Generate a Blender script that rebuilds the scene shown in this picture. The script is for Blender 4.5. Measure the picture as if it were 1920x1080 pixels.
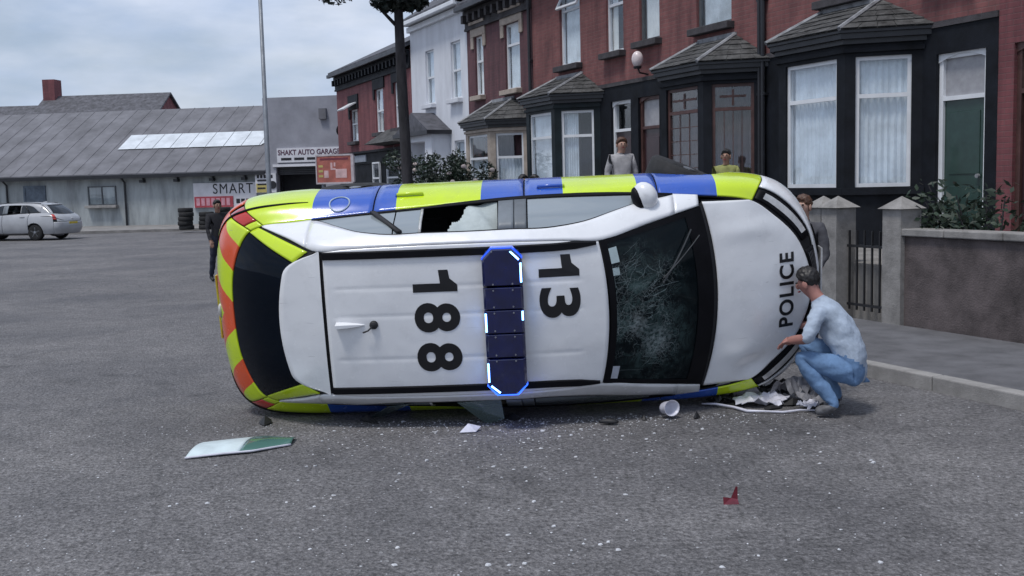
import bpy, bmesh, math, random
import numpy as np
from mathutils import Vector, Matrix

random.seed(7)
PI = math.pi
S = bpy.context.scene
for o in list(bpy.data.objects):
    bpy.data.objects.remove(o)
COL = S.collection

# ------------------------------------------------------------------ camera
CAM_H = 1.833
FPX = 2000.0
PITCH = math.atan(200 / FPX)
ROLL = 0.025
cam = bpy.data.cameras.new('camera')
cam.sensor_width = 36.0
cam.lens = 36.0 * FPX / 1920.0
cam.clip_start = 0.1
cam.clip_end = 3000
camo = bpy.data.objects.new('camera', cam)
COL.objects.link(camo)
_f = Vector((0, math.cos(PITCH), -math.sin(PITCH)))
_u = Vector((0, math.sin(PITCH), math.cos(PITCH)))
_r = Vector((1, 0, 0))
cR = _r * math.cos(ROLL) - _u * math.sin(ROLL)
cU = _r * math.sin(ROLL) + _u * math.cos(ROLL)
mw = Matrix.Identity(4)
for i in range(3):
    mw[i][0] = cR[i]; mw[i][1] = cU[i]; mw[i][2] = -_f[i]
mw.translation = Vector((0, 0, CAM_H))
camo.matrix_world = mw
S.camera = camo

# ------------------------------------------------------------------ sky, sun, exposure
SUN_EL, SUN_AZ = math.radians(66), math.radians(222)     # azimuth clockwise from +Y
W = bpy.data.worlds.new('World')
S.world = W
W.use_nodes = True
nt = W.node_tree
nt.nodes.clear()
wo = nt.nodes.new('ShaderNodeOutputWorld')
bg = nt.nodes.new('ShaderNodeBackground')
sky = nt.nodes.new('ShaderNodeTexSky')
sky.sky_type = 'NISHITA'
sky.sun_disc = False
sky.sun_elevation = SUN_EL
sky.sun_rotation = SUN_AZ
sky.air_density = 1.0
sky.dust_density = 2.0
tc = nt.nodes.new('ShaderNodeTexCoord')
mp = nt.nodes.new('ShaderNodeMapping')
mp.inputs['Scale'].default_value = (1.6, 1.6, 5.0)
nz = nt.nodes.new('ShaderNodeTexNoise')
nz.inputs['Scale'].default_value = 2.2
nz.inputs['Detail'].default_value = 7
nz.inputs['Roughness'].default_value = 0.55
rmp = nt.nodes.new('ShaderNodeValToRGB')
rmp.color_ramp.elements[0].position = 0.34
rmp.color_ramp.elements[0].color = (0.45, 0.45, 0.45, 1)
rmp.color_ramp.elements[1].position = 0.62
rmp.color_ramp.elements[1].color = (1, 1, 1, 1)
cl = nt.nodes.new('ShaderNodeValToRGB')                    # cloud body: grey undersides to bright tops
cl.color_ramp.elements[0].position = 0.35
cl.color_ramp.elements[0].color = (4.9, 6.1, 8.4, 1)
cl.color_ramp.elements[1].position = 0.70
cl.color_ramp.elements[1].color = (8.3, 8.9, 10.3, 1)
nz2 = nt.nodes.new('ShaderNodeTexNoise')
nz2.inputs['Scale'].default_value = 3.7
nz2.inputs['Detail'].default_value = 6
mix = nt.nodes.new('ShaderNodeMixRGB')
nt.links.new(tc.outputs['Generated'], mp.inputs['Vector'])
nt.links.new(mp.outputs['Vector'], nz.inputs['Vector'])
nt.links.new(mp.outputs['Vector'], nz2.inputs['Vector'])
nt.links.new(nz.outputs['Fac'], rmp.inputs['Fac'])
nt.links.new(nz2.outputs['Fac'], cl.inputs['Fac'])
nt.links.new(rmp.outputs['Color'], mix.inputs['Fac'])
nt.links.new(sky.outputs['Color'], mix.inputs['Color1'])
nt.links.new(cl.outputs['Color'], mix.inputs['Color2'])
nt.links.new(mix.outputs['Color'], bg.inputs['Color'])
bg.inputs['Strength'].default_value = 0.066
nt.links.new(bg.outputs['Background'], wo.inputs['Surface'])

sun = bpy.data.lights.new('sun', 'SUN')
sun.energy = 1.5
sun.angle = math.radians(12)
sun.color = (1.0, 0.97, 0.93)
suno = bpy.data.objects.new('sun', sun)
COL.objects.link(suno)
sd = Vector((math.sin(SUN_AZ) * math.cos(SUN_EL), math.cos(SUN_AZ) * math.cos(SUN_EL), math.sin(SUN_EL)))
suno.rotation_euler = (-sd).to_track_quat('-Z', 'Y').to_euler()
suno.location = (0, 0, 40)
S.view_settings.view_transform = 'Standard'
S.view_settings.look = 'None'
S.view_settings.exposure = 0.57
S.view_settings.gamma = 1.0
S.view_settings.use_curve_mapping = False
S.render.engine = 'CYCLES'
S.cycles.max_bounces = 8
S.cycles.transparent_max_bounces = 16

# ------------------------------------------------------------------ helpers
def tag(o, label=None, cat=None, group=None, kind=None):
    if label: o['label'] = label
    if cat: o['category'] = cat
    if group: o['group'] = group
    if kind: o['kind'] = kind
    return o

def empty(name, loc=(0, 0, 0), rz=0.0, parent=None):
    o = bpy.data.objects.new(name, None)
    COL.objects.link(o)
    o.location = loc
    o.rotation_euler = (0, 0, rz)
    o.empty_display_size = 0.2
    if parent: o.parent = parent
    return o

class MB:
    """collects shapes; build() links them as one mesh object"""
    def __init__(s): s.v = []; s.f = []; s.m = []
    def add(s, vs, fs, mi=0):
        b = len(s.v)
        s.v += [tuple(map(float, p)) for p in vs]
        s.f += [tuple(b + i for i in f) for f in fs]
        s.m += [mi] * len(fs)
        return s
    def box(s, x0, x1, y0, y1, z0, z1, mi=0):
        vs = [(x0,y0,z0),(x1,y0,z0),(x1,y1,z0),(x0,y1,z0),(x0,y0,z1),(x1,y0,z1),(x1,y1,z1),(x0,y1,z1)]
        return s.add(vs, [(0,3,2,1),(4,5,6,7),(0,1,5,4),(1,2,6,5),(2,3,7,6),(3,0,4,7)], mi)
    def quad(s, a, b, c, d, mi=0): return s.add([a,b,c,d], [(0,1,2,3)], mi)
    def prism(s, poly, z0, z1, mi=0):
        n = len(poly)
        vs = [(x,y,z0) for x,y in poly] + [(x,y,z1) for x,y in poly]
        fs = [tuple(range(n-1,-1,-1)), tuple(range(n,2*n))] + [(i,(i+1)%n,n+(i+1)%n,n+i) for i in range(n)]
        return s.add(vs, fs, mi)
    def xprism(s, poly, y0, y1, mi=0):
        """polygon in (x,z) extruded along y"""
        n = len(poly)
        vs = [(x,y0,z) for x,z in poly] + [(x,y1,z) for x,z in poly]
        fs = [tuple(range(n)), tuple(range(2*n-1,n-1,-1))] + [(i,n+i,n+(i+1)%n,(i+1)%n) for i in range(n)]
        return s.add(vs, fs, mi)
    def tube(s, pts, rad, seg=8, mi=0, cap=True):
        pts = [Vector(p) for p in pts]
        rs = rad if isinstance(rad, (list, tuple)) else [rad]*len(pts)
        vs = []; n = len(pts)
        up = None
        for i,p in enumerate(pts):
            t = (pts[min(i+1,n-1)] - pts[max(i-1,0)]).normalized()
            if up is None:
                up = Vector((0,0,1)) if abs(t.z) < .9 else Vector((1,0,0))
            a = t.cross(up).normalized(); b = a.cross(t).normalized(); up = b
            for k in range(seg):
                an = 2*PI*k/seg
                vs.append(p + a*math.cos(an)*rs[i] + b*math.sin(an)*rs[i])
        fs = []
        for i in range(n-1):
            for k in range(seg):
                k2 = (k+1)%seg
                fs.append((i*seg+k, i*seg+k2, (i+1)*seg+k2, (i+1)*seg+k))
        if cap:
            fs.append(tuple(range(seg-1,-1,-1))); fs.append(tuple((n-1)*seg+k for k in range(seg)))
        return s.add(vs, fs, mi)
    def lathe(s, prof, seg=16, axis='z', c=(0,0,0), mi=0):
        vs = []; n = len(prof)
        for r,h in prof:
            for k in range(seg):
                an = 2*PI*k/seg
                p = (r*math.cos(an), r*math.sin(an), h)
                if axis == 'y': p = (p[0], p[2], p[1])
                if axis == 'x': p = (p[2], p[0], p[1])
                vs.append((p[0]+c[0], p[1]+c[1], p[2]+c[2]))
        fs = []
        for i in range(n-1):
            for k in range(seg):
                k2 = (k+1)%seg
                fs.append((i*seg+k, i*seg+k2, (i+1)*seg+k2, (i+1)*seg+k))
        fs.append(tuple(range(seg-1,-1,-1))); fs.append(tuple((n-1)*seg+k for k in range(seg)))
        return s.add(vs, fs, mi)
    def ell(s, c, r, seg=14, rings=9, mi=0, fn=None):
        vs = []; fs = []
        for i in range(rings+1):
            th = PI*i/rings
            for k in range(seg):
                ph = 2*PI*k/seg
                p = [math.sin(th)*math.cos(ph), math.sin(th)*math.sin(ph), math.cos(th)]
                if fn: p = fn(*p)
                vs.append((c[0]+p[0]*r[0], c[1]+p[1]*r[1], c[2]+p[2]*r[2]))
        for i in range(rings):
            for k in range(seg):
                k2 = (k+1)%seg
                fs.append((i*seg+k, (i+1)*seg+k, (i+1)*seg+k2, i*seg+k2))
        return s.add(vs, fs, mi)
    def build(s, name, mat, parent=None, smooth=False, loc=None, rz=None, bevel=0, fix=True, solid=0):
        me = bpy.data.meshes.new(name)
        me.from_pydata(s.v, [], s.f)
        mats = mat if isinstance(mat, (list, tuple)) else [mat]
        for m in mats: me.materials.append(m)
        if len(mats) > 1:
            for p, i in zip(me.polygons, s.m): p.material_index = i
        bm = bmesh.new(); bm.from_mesh(me)
        bmesh.ops.remove_doubles(bm, verts=bm.verts, dist=1e-5)
        if fix: bmesh.ops.recalc_face_normals(bm, faces=bm.faces)
        bm.to_mesh(me); bm.free()
        if smooth:
            for p in me.polygons: p.use_smooth = True
        o = bpy.data.objects.new(name, me)
        COL.objects.link(o)
        if parent: o.parent = parent
        if loc is not None: o.location = loc
        if rz is not None: o.rotation_euler = (0, 0, rz)
        if bevel:
            b = o.modifiers.new('bevel', 'BEVEL'); b.width = bevel; b.segments = 2; b.limit_method = 'ANGLE'
        if solid:
            b = o.modifiers.new('solid', 'SOLIDIFY'); b.thickness = solid; b.offset = -1
        return o

def smooth_angle(o, deg=40):
    for p in o.data.polygons: p.use_smooth = True
    try: o.data.set_sharp_from_angle(angle=math.radians(deg))
    except Exception: pass
    return o

# ------------------------------------------------------------------ materials
MATS = {}
def N(nt, t, **kw):
    n = nt.nodes.new(t)
    for k, v in kw.items(): setattr(n, k, v)
    return n
def base_mat(name):
    m = bpy.data.materials.new(name); m.use_nodes = True
    nt = m.node_tree
    b = nt.nodes['Principled BSDF']
    return m, nt, b
def pm(name, col, rough=0.6, metal=0.0, var=0.15, scale=6.0, bump=0.0, bscale=60.0, coat=0.0, spec=0.5, col2=None, emit=None, estr=0.0, stretch=(1,1,1)):
    """principled material with noise mottling and fine bump"""
    if name in MATS: return MATS[name]
    m, nt, b = base_mat(name)
    L = nt.links.new
    tcn = N(nt, 'ShaderNodeTexCoord')
    mpn = N(nt, 'ShaderNodeMapping'); mpn.inputs['Scale'].default_value = stretch
    L(tcn.outputs['Object'], mpn.inputs['Vector'])
    n1 = N(nt, 'ShaderNodeTexNoise'); n1.inputs['Scale'].default_value = scale; n1.inputs['Detail'].default_value = 6
    n1.inputs['Roughness'].default_value = 0.65
    L(mpn.outputs['Vector'], n1.inputs['Vector'])
    mx = N(nt, 'ShaderNodeMixRGB')
    c2 = col2 if col2 else tuple(max(0, c*(1-2.2*var)) for c in col)
    c1 = col if col2 else tuple(min(1, c*(1+.9*var)) for c in col)
    mx.inputs['Color1'].default_value = (*c1, 1); mx.inputs['Color2'].default_value = (*c2, 1)
    rp = N(nt, 'ShaderNodeValToRGB'); rp.color_ramp.elements[0].position = .3; rp.color_ramp.elements[1].position = .72
    L(n1.outputs['Fac'], rp.inputs['Fac']); L(rp.outputs['Color'], mx.inputs['Fac'])
    L(mx.outputs['Color'], b.inputs['Base Color'])
    mr = N(nt, 'ShaderNodeMapRange'); mr.inputs['To Min'].default_value = max(0.02, rough-.1*min(1,rough*2)); mr.inputs['To Max'].default_value = min(1, rough+.12*min(1,rough*2))
    L(n1.outputs['Fac'], mr.inputs['Value']); L(mr.outputs['Result'], b.inputs['Roughness'])
    b.inputs['Metallic'].default_value = metal
    b.inputs['Specular IOR Level'].default_value = spec
    b.inputs['Coat Weight'].default_value = coat
    b.inputs['Coat Roughness'].default_value = 0.06
    if bump:
        n2 = N(nt, 'ShaderNodeTexNoise'); n2.inputs['Scale'].default_value = bscale; n2.inputs['Detail'].default_value = 4
        L(mpn.outputs['Vector'], n2.inputs['Vector'])
        bp = N(nt, 'ShaderNodeBump'); bp.inputs['Strength'].default_value = bump; bp.inputs['Distance'].default_value = 0.02
        L(n2.outputs['Fac'], bp.inputs['Height']); L(bp.outputs['Normal'], b.inputs['Normal'])
    if emit:
        b.inputs['Emission Color'].default_value = (*emit, 1); b.inputs['Emission Strength'].default_value = estr
    MATS[name] = m
    return m

def brick_mat(name, c1, c2, mortar, bump=.4):
    m, nt, b = base_mat(name); L = nt.links.new
    tcn = N(nt, 'ShaderNodeTexCoord'); sp = N(nt, 'ShaderNodeSeparateXYZ'); cb = N(nt, 'ShaderNodeCombineXYZ')
    ad = N(nt, 'ShaderNodeMath', operation='ADD')
    L(tcn.outputs['Object'], sp.inputs[0]); L(sp.outputs['X'], ad.inputs[0]); L(sp.outputs['Y'], ad.inputs[1])
    L(ad.outputs[0], cb.inputs['X']); L(sp.outputs['Z'], cb.inputs['Y'])
    br = N(nt, 'ShaderNodeTexBrick')
    br.inputs['Scale'].default_value = 1.0; br.inputs['Brick Width'].default_value = .225; br.inputs['Row Height'].default_value = .075
    br.inputs['Mortar Size'].default_value = .008; br.inputs['Mortar Smooth'].default_value = .3
    br.inputs['Color1'].default_value = (*c1, 1); br.inputs['Color2'].default_value = (*c2, 1); br.inputs['Mortar'].default_value = (*mortar, 1)
    L(cb.outputs[0], br.inputs['Vector'])
    n1 = N(nt, 'ShaderNodeTexNoise'); n1.inputs['Scale'].default_value = .9; n1.inputs['Detail'].default_value = 8; n1.inputs['Roughness'].default_value = .7
    L(tcn.outputs['Object'], n1.inputs['Vector'])
    rp = N(nt, 'ShaderNodeValToRGB'); rp.color_ramp.elements[0].position = .3; rp.color_ramp.elements[0].color = (.62,.6,.62,1); rp.color_ramp.elements[1].position = .75; rp.color_ramp.elements[1].color = (1.18,1.15,1.12,1)
    L(n1.outputs['Fac'], rp.inputs['Fac'])
    mx = N(nt, 'ShaderNodeMixRGB', blend_type='MULTIPLY'); mx.inputs['Fac'].default_value = 1
    L(br.outputs['Color'], mx.inputs['Color1']); L(rp.outputs['Color'], mx.inputs['Color2'])
    mps = N(nt, 'ShaderNodeMapping'); mps.inputs['Scale'].default_value = (2.2,2.2,.28); L(tcn.outputs['Object'], mps.inputs['Vector'])
    ns = N(nt, 'ShaderNodeTexNoise'); ns.inputs['Scale'].default_value = 1.6; ns.inputs['Detail'].default_value = 7; ns.inputs['Roughness'].default_value = .65; L(mps.outputs['Vector'], ns.inputs['Vector'])
    rs = N(nt, 'ShaderNodeValToRGB'); rs.color_ramp.elements[0].position = .32; rs.color_ramp.elements[0].color = (.50,.50,.54,1); rs.color_ramp.elements[1].position = .58; rs.color_ramp.elements[1].color = (1.05,1.05,1.05,1); L(ns.outputs['Fac'], rs.inputs['Fac'])
    mx3 = N(nt, 'ShaderNodeMixRGB', blend_type='MULTIPLY'); mx3.inputs['Fac'].default_value = .85
    L(mx.outputs['Color'], mx3.inputs['Color1']); L(rs.outputs['Color'], mx3.inputs['Color2']); L(mx3.outputs['Color'], b.inputs['Base Color'])
    b.inputs['Roughness'].default_value = .85
    bp = N(nt, 'ShaderNodeBump'); bp.inputs['Strength'].default_value = bump; bp.inputs['Distance'].default_value = .008; bp.invert = True
    L(br.outputs['Fac'], bp.inputs['Height']); L(bp.outputs['Normal'], b.inputs['Normal'])
    MATS[name] = m
    return m

def glass_mat(name, tint, mirror=1.5, rough=.02, body=None, bodyfac=0.0):
    """window glass: tinted see-through pane with a Fresnel reflection"""
    m = bpy.data.materials.new(name); m.use_nodes = True; nt = m.node_tree; nt.nodes.clear(); L = nt.links.new
    out = N(nt, 'ShaderNodeOutputMaterial'); tr = N(nt, 'ShaderNodeBsdfTransparent'); gl = N(nt, 'ShaderNodeBsdfGlossy')
    tr.inputs['Color'].default_value = (*tint, 1); gl.inputs['Roughness'].default_value = rough
    gl.inputs['Color'].default_value = (.95, .97, 1, 1)
    f0 = ((mirror-1)/(mirror+1))**2                          # Schlick reflectance of a thin sheet, the same from both sides
    ge = N(nt, 'ShaderNodeNewGeometry'); vd = N(nt, 'ShaderNodeVectorMath', operation='DOT_PRODUCT'); L(ge.outputs['Normal'], vd.inputs[0]); L(ge.outputs['Incoming'], vd.inputs[1])
    ab = N(nt, 'ShaderNodeMath', operation='ABSOLUTE'); L(vd.outputs['Value'], ab.inputs[0])
    om = N(nt, 'ShaderNodeMath', operation='SUBTRACT'); om.inputs[0].default_value = 1.0; om.use_clamp = True; L(ab.outputs[0], om.inputs[1])
    pw = N(nt, 'ShaderNodeMath', operation='POWER'); pw.inputs[1].default_value = 5.0; L(om.outputs[0], pw.inputs[0])
    fr = N(nt, 'ShaderNodeMath', operation='MULTIPLY_ADD'); fr.inputs[1].default_value = 1-f0; fr.inputs[2].default_value = f0; L(pw.outputs[0], fr.inputs[0])
    tcn = N(nt, 'ShaderNodeTexCoord'); n1 = N(nt, 'ShaderNodeTexNoise'); n1.inputs['Scale'].default_value = 1.7
    L(tcn.outputs['Object'], n1.inputs['Vector'])
    bp = N(nt, 'ShaderNodeBump'); bp.inputs['Strength'].default_value = .03; bp.inputs['Distance'].default_value = .05
    L(n1.outputs['Fac'], bp.inputs['Height']); L(bp.outputs['Normal'], gl.inputs['Normal'])
    mx = N(nt, 'ShaderNodeMixShader')
    first = tr.outputs[0]
    if body:
        df = N(nt, 'ShaderNodeBsdfDiffuse'); df.inputs['Color'].default_value = (*body, 1)
        m0 = N(nt, 'ShaderNodeMixShader'); m0.inputs[0].default_value = bodyfac
        L(tr.outputs[0], m0.inputs[1]); L(df.outputs[0], m0.inputs[2]); first = m0.outputs[0]
    L(fr.outputs[0], mx.inputs[0]); L(first, mx.inputs[1]); L(gl.outputs[0], mx.inputs[2]); L(mx.outputs[0], out.inputs['Surface'])
    MATS[name] = m
    return m

def text_obj(name, body, size, mat, parent, matrix, extrude=.002, bold=0.0, spacing=1.0, sx=1.0, conform=None, align='CENTER'):
    cu = bpy.data.curves.new(name, 'FONT')
    cu.body = body; cu.size = size; cu.extrude = extrude; cu.offset = bold; cu.space_character = spacing
    cu.align_x = align; cu.align_y = 'CENTER'; cu.resolution_u = 6
    to = bpy.data.objects.new(name + '_tmp', cu); COL.objects.link(to)
    dg = bpy.context.evaluated_depsgraph_get()
    me = bpy.data.meshes.new_from_object(to.evaluated_get(dg))
    bpy.data.objects.remove(to); bpy.data.curves.remove(cu)
    me.name = name
    for v in me.vertices:
        v.co.x *= sx
        v.co = matrix @ v.co
        if conform: v.co = conform(v.co)
    me.materials.clear(); me.materials.append(mat)
    o = bpy.data.objects.new(name, me); COL.objects.link(o); o.parent = parent
    return o

def cr(tab, t):
    """Catmull-Rom through the rows of tab at parameter t (0..n-1)"""
    n = len(tab); t = min(max(t, 0.0), n - 1.0)
    i = min(int(t), n - 2); f = t - i
    p1 = tab[i]; p2 = tab[i+1]
    p0 = tab[i-1] if i > 0 else 2*p1 - p2
    p3 = tab[i+2] if i + 2 < n else 2*p2 - p1
    return .5*((2*p1) + (p2-p0)*f + (2*p0-5*p1+4*p2-p3)*f*f + (3*p1-p0-3*p2+p3)*f**3)
def cinterp(xs, ys):
    """smooth monotone-ish table lookup"""
    xs = np.array(xs, float); ys = np.array(ys, float)
    if ys.ndim == 1: ys = ys[:, None]
    d = np.gradient(ys, xs, axis=0)
    def fn(x):
        x = min(max(x, xs[0]), xs[-1])
        i = min(max(int(np.searchsorted(xs, x)) - 1, 0), len(xs)-2)
        h = xs[i+1]-xs[i]; t = (x-xs[i])/h
        r = (2*t**3-3*t**2+1)*ys[i] + (t**3-2*t**2+t)*h*d[i] + (-2*t**3+3*t**2)*ys[i+1] + (t**3-t**2)*h*d[i+1]
        return r if len(r) > 1 else float(r[0])
    return fn
# ------------------------------------------------------------------ street frame: s along the terrace, n out towards the road
PHI = math.atan(900/2000.0)
AX = Vector((math.sin(PHI), -math.cos(PHI), 0))          # along the terrace, towards the camera side
NX = Vector((-math.cos(PHI), -math.sin(PHI), 0))         # out of the facades
P0 = Vector((1.429, 25.4, 0))
HRZ = math.atan2(AX.y, AX.x)
def st(s, n, z=0.0):
    p = P0 + AX*s + NX*n
    return Vector((p.x, p.y, z))

asphalt = None
def make_asphalt():
    m, nt, b = base_mat('asphalt'); L = nt.links.new
    g = N(nt, 'ShaderNodeNewGeometry')
    def noise(sc, det=6, ro=.6, dist=0):
        n = N(nt, 'ShaderNodeTexNoise'); n.inputs['Scale'].default_value = sc; n.inputs['Detail'].default_value = det; n.inputs['Roughness'].default_value = ro; n.inputs['Distortion'].default_value = dist
        L(g.outputs['Position'], n.inputs['Vector']); return n
    def ramp(src, p0, c0, p1, c1):
        r = N(nt, 'ShaderNodeValToRGB'); e = r.color_ramp.elements; e[0].position = p0; e[1].position = p1
        e[0].color = (*c0,1) if isinstance(c0, tuple) else (c0,c0,c0,1); e[1].color = (*c1,1) if isinstance(c1, tuple) else (c1,c1,c1,1)
        L(src, r.inputs['Fac']); return r.outputs['Color']
    def mul(a, b_, fac=1.0):
        x = N(nt, 'ShaderNodeMixRGB', blend_type='MULTIPLY'); x.inputs['Fac'].default_value = fac; L(a, x.inputs['Color1']); L(b_, x.inputs['Color2']); return x.outputs['Color']
    big = noise(.5, 7, .62, .4); mid = noise(5.0, 8, .68); grain = noise(30, 5, .72); fine = noise(110, 2)
    col = ramp(big.outputs['Fac'], .32, (.102,.099,.104), .70, (.205,.198,.200))
    col = mul(col, ramp(grain.outputs['Fac'], .36, .42, .66, 1.55))
    col = mul(col, ramp(fine.outputs['Fac'], .35, .7, .65, 1.3))
    col = mul(col, ramp(mid.outputs['Fac'], .30, .72, .68, 1.15))
    # pale aggregate
    vo = N(nt, 'ShaderNodeTexVoronoi'); vo.inputs['Scale'].default_value = 48; L(g.outputs['Position'], vo.inputs['Vector'])
    st_ = N(nt, 'ShaderNodeMixRGB'); st_.inputs['Color2'].default_value = (.36,.36,.37,1); L(ramp(vo.outputs['Color'], .90, 0.0, .97, .6), st_.inputs['Fac']); L(col, st_.inputs['Color1']); col = st_.outputs['Color']
    # oily stains with their own shapes
    col = mul(col, ramp(noise(.9, 5, .55, 1.2).outputs['Fac'], .24, .55, .36, 1.0))
    # hairline cracks
    v2 = N(nt, 'ShaderNodeTexVoronoi'); v2.feature = 'DISTANCE_TO_EDGE'; v2.inputs['Scale'].default_value = .42
    wq = N(nt, 'ShaderNodeMixRGB'); wq.inputs['Fac'].default_value = .22; L(g.outputs['Position'], wq.inputs['Color1']); L(noise(2.2, 6, .7).outputs['Color'], wq.inputs['Color2']); L(wq.outputs['Color'], v2.inputs['Vector'])
    col = mul(col, ramp(v2.outputs['Distance'], .0015, .45, .005, 1.0), .4)
    L(col, b.inputs['Base Color'])
    L(ramp(big.outputs['Fac'], .3, .62, .7, .85), b.inputs['Roughness'])
    b.inputs['Specular IOR Level'].default_value = .4
    ad = N(nt, 'ShaderNodeMath', operation='ADD'); L(grain.outputs['Fac'], ad.inputs[0]); L(vo.outputs['Distance'], ad.inputs[1])
    bp = N(nt, 'ShaderNodeBump'); bp.inputs['Strength'].default_value = 1.0; bp.inputs['Distance'].default_value = .014
    L(ad.outputs[0], bp.inputs['Height']); L(bp.outputs['Normal'], b.inputs['Normal'])
    return m
asphalt = make_asphalt()
mb = MB()
mb.quad((-900,-300,0),(900,-300,0),(900,1500,0),(-900,1500,0))
tag(mb.build('road', asphalt), kind='structure')

M_pave = pm('pavement_tarmac', (.13,.13,.14), .85, var=.18, scale=3, bump=.5, bscale=140)
M_kerb = pm('kerb_concrete', (.30,.29,.28), .85, var=.15, scale=5, bump=.3, bscale=80)
M_yard = pm('yard_concrete', (.24,.23,.22), .85, var=.2, scale=2, bump=.3, bscale=70)
def strip(name, s0, s1, n0, n1, z0, z1, mat):
    m = MB(); a, b, c, d = st(s0,n0), st(s1,n0), st(s1,n1), st(s0,n1)
    m.prism([(p.x,p.y) for p in (d,c,b,a)], z0, z1)
    return m
pv = strip('pavement', -20.6, 34, 2.9, 4.80, -.05, .12, M_pave).build('pavement', M_pave)
tag(pv, kind='structure')
kb = MB(); kb.box(0, .905, -.14, 0, -.05, .125)
k0 = kb.build('kerb_stone', M_kerb, pv, bevel=.012)
def place_local(o, s, n, z=0.0, rz=HRZ):
    o.location = st(s, n, z); o.rotation_euler = (0, 0, rz)
for i in range(60):
    k = k0 if i == 0 else k0.copy()
    if i: COL.objects.link(k); k.parent = pv
    place_local(k, -20.6 + i*.915, 4.80)
fm = MB(); fm.add([(-60,44.2,.0),(-9.2,47.5,.0),(-9.2,60,.0),(-60,60,.0),(-60,44.2,.12),(-9.2,47.5,.12),(-9.2,60,.12),(-60,60,.12)], [(4,5,6,7),(0,1,5,4),(1,2,6,5)])
tag(fm.build('forecourt', M_yard), kind='structure')
tag(strip('garden_terrace', -11.2, 34, .0, 2.65, -.05, .75, M_yard).build('garden_terrace', M_yard), kind='structure')

# ------------------------------------------------------------------ house materials
M_red = brick_mat('red_brick', (.255,.100,.096), (.205,.082,.080), (.21,.115,.108))
M_red2 = brick_mat('deep_red_brick', (.235,.076,.084), (.19,.064,.072), (.18,.085,.088))
M_plum = brick_mat('plum_brick', (.15,.065,.075), (.13,.058,.068), (.12,.066,.072))
M_white = pm('white_render', (.68,.70,.75), .8, var=.10, scale=1.3, bump=.15, bscale=90, stretch=(1,1,.35))
M_sand = pm('sandstone_trim', (.40,.34,.29), .85, var=.16, scale=4, bump=.25, bscale=60)
M_black = pm('black_masonry_paint', (.010,.012,.017), .6, var=.3, scale=2.5, bump=.15, bscale=70, spec=.2)
M_teal = pm('teal_black_paint', (.008,.016,.020), .5, var=.3, scale=2.5, bump=.1, bscale=70, spec=.25)
M_dkstone = pm('sooty_stone', (.06,.055,.06), .8, var=.3, scale=3, bump=.3, bscale=50)
M_upvc = pm('white_window_plastic', (.72,.74,.77), .35, var=.06, scale=3)
M_maroon = pm('brown_window_wood', (.085,.040,.036), .5, var=.25, scale=5)
M_greyfr = pm('grey_window_wood', (.10,.11,.12), .5, var=.2, scale=5)
M_slate = pm('roof_slate', (.085,.085,.10), .6, var=.35, scale=3.5, bump=.3, bscale=40)
M_slate2 = pm('mossy_slate', (.072,.072,.072), .75, var=.5, scale=5, bump=.4, bscale=40)
M_gutter = pm('black_gutter', (.016,.017,.022), .4, var=.2, scale=3)
M_cream = pm('cream_curtain', (.84,.84,.82), .9, var=.08, scale=3)
M_net = pm('blue_grey_curtain', (.74,.79,.84), .9, var=.12, scale=3)
M_dcur = pm('dark_curtain', (.050,.032,.034), .9, var=.25, scale=6)
M_door = pm('dark_red_door', (.035,.014,.017), .35, var=.15, scale=4, coat=.3)
M_doorw = pm('white_door', (.6,.62,.64), .35, var=.06, scale=3)
M_lead = pm('lead_flashing', (.30,.31,.33), .6, var=.25, scale=6)
M_pane = glass_mat('window_glass', (.97,.985,.99), 1.65, .015)
M_room = pm('room_shade', (.05,.045,.045), .9, var=.2, scale=2)
M_frost = pm('frosted_fanlight', (.33,.33,.35), .3, var=.1, scale=8)

def wall_cells(mb, x0, x1, z0, z1, holes, y=0.0, rev=.14, mi=0):
    """front wall face at y with rectangular openings and their reveals"""
    xs = sorted({x0, x1, *[min(max(h[i],x0),x1) for h in holes for i in (0,1)]})
    zs = sorted({z0, z1, *[min(max(h[i],z0),z1) for h in holes for i in (2,3)]})
    for i in range(len(xs)-1):
        for j in range(len(zs)-1):
            cx, cz = (xs[i]+xs[i+1])/2, (zs[j]+zs[j+1])/2
            if any(h[0] < cx < h[1] and h[2] < cz < h[3] for h in holes): continue
            mb.quad((xs[i],y,zs[j]),(xs[i+1],y,zs[j]),(xs[i+1],y,zs[j+1]),(xs[i],y,zs[j+1]), mi)
    for a, b, c, d in holes:
        a, b, c, d = max(a,x0), min(b,x1), max(c,z0), min(d,z1)
        if a >= b or c >= d: continue
        r = y + rev
        mb.quad((a,y,c),(a,r,c),(a,r,d),(a,y,d), mi); mb.quad((b,y,c),(b,y,d),(b,r,d),(b,r,c), mi)
        mb.quad((a,y,d),(a,r,d),(b,r,d),(b,y,d), mi); mb.quad((a,y,c),(b,y,c),(b,r,c),(a,r,c), mi)

def curtain_mesh(mb, x0, x1, z0, z1, y, waves=9, amp=.016):
    n = max(8, int(waves*4))
    for k in range(n):
        xa = x0+(x1-x0)*k/n; xb = x0+(x1-x0)*(k+1)/n
        ya = y+amp*math.sin(k*1.57+.3*math.sin(k)); yb = y+amp*math.sin((k+1)*1.57+.3*math.sin(k+1))
        mb.quad((xa,ya,z0),(xb,yb,z0),(xb,yb,z1),(xa,ya,z1))

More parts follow.
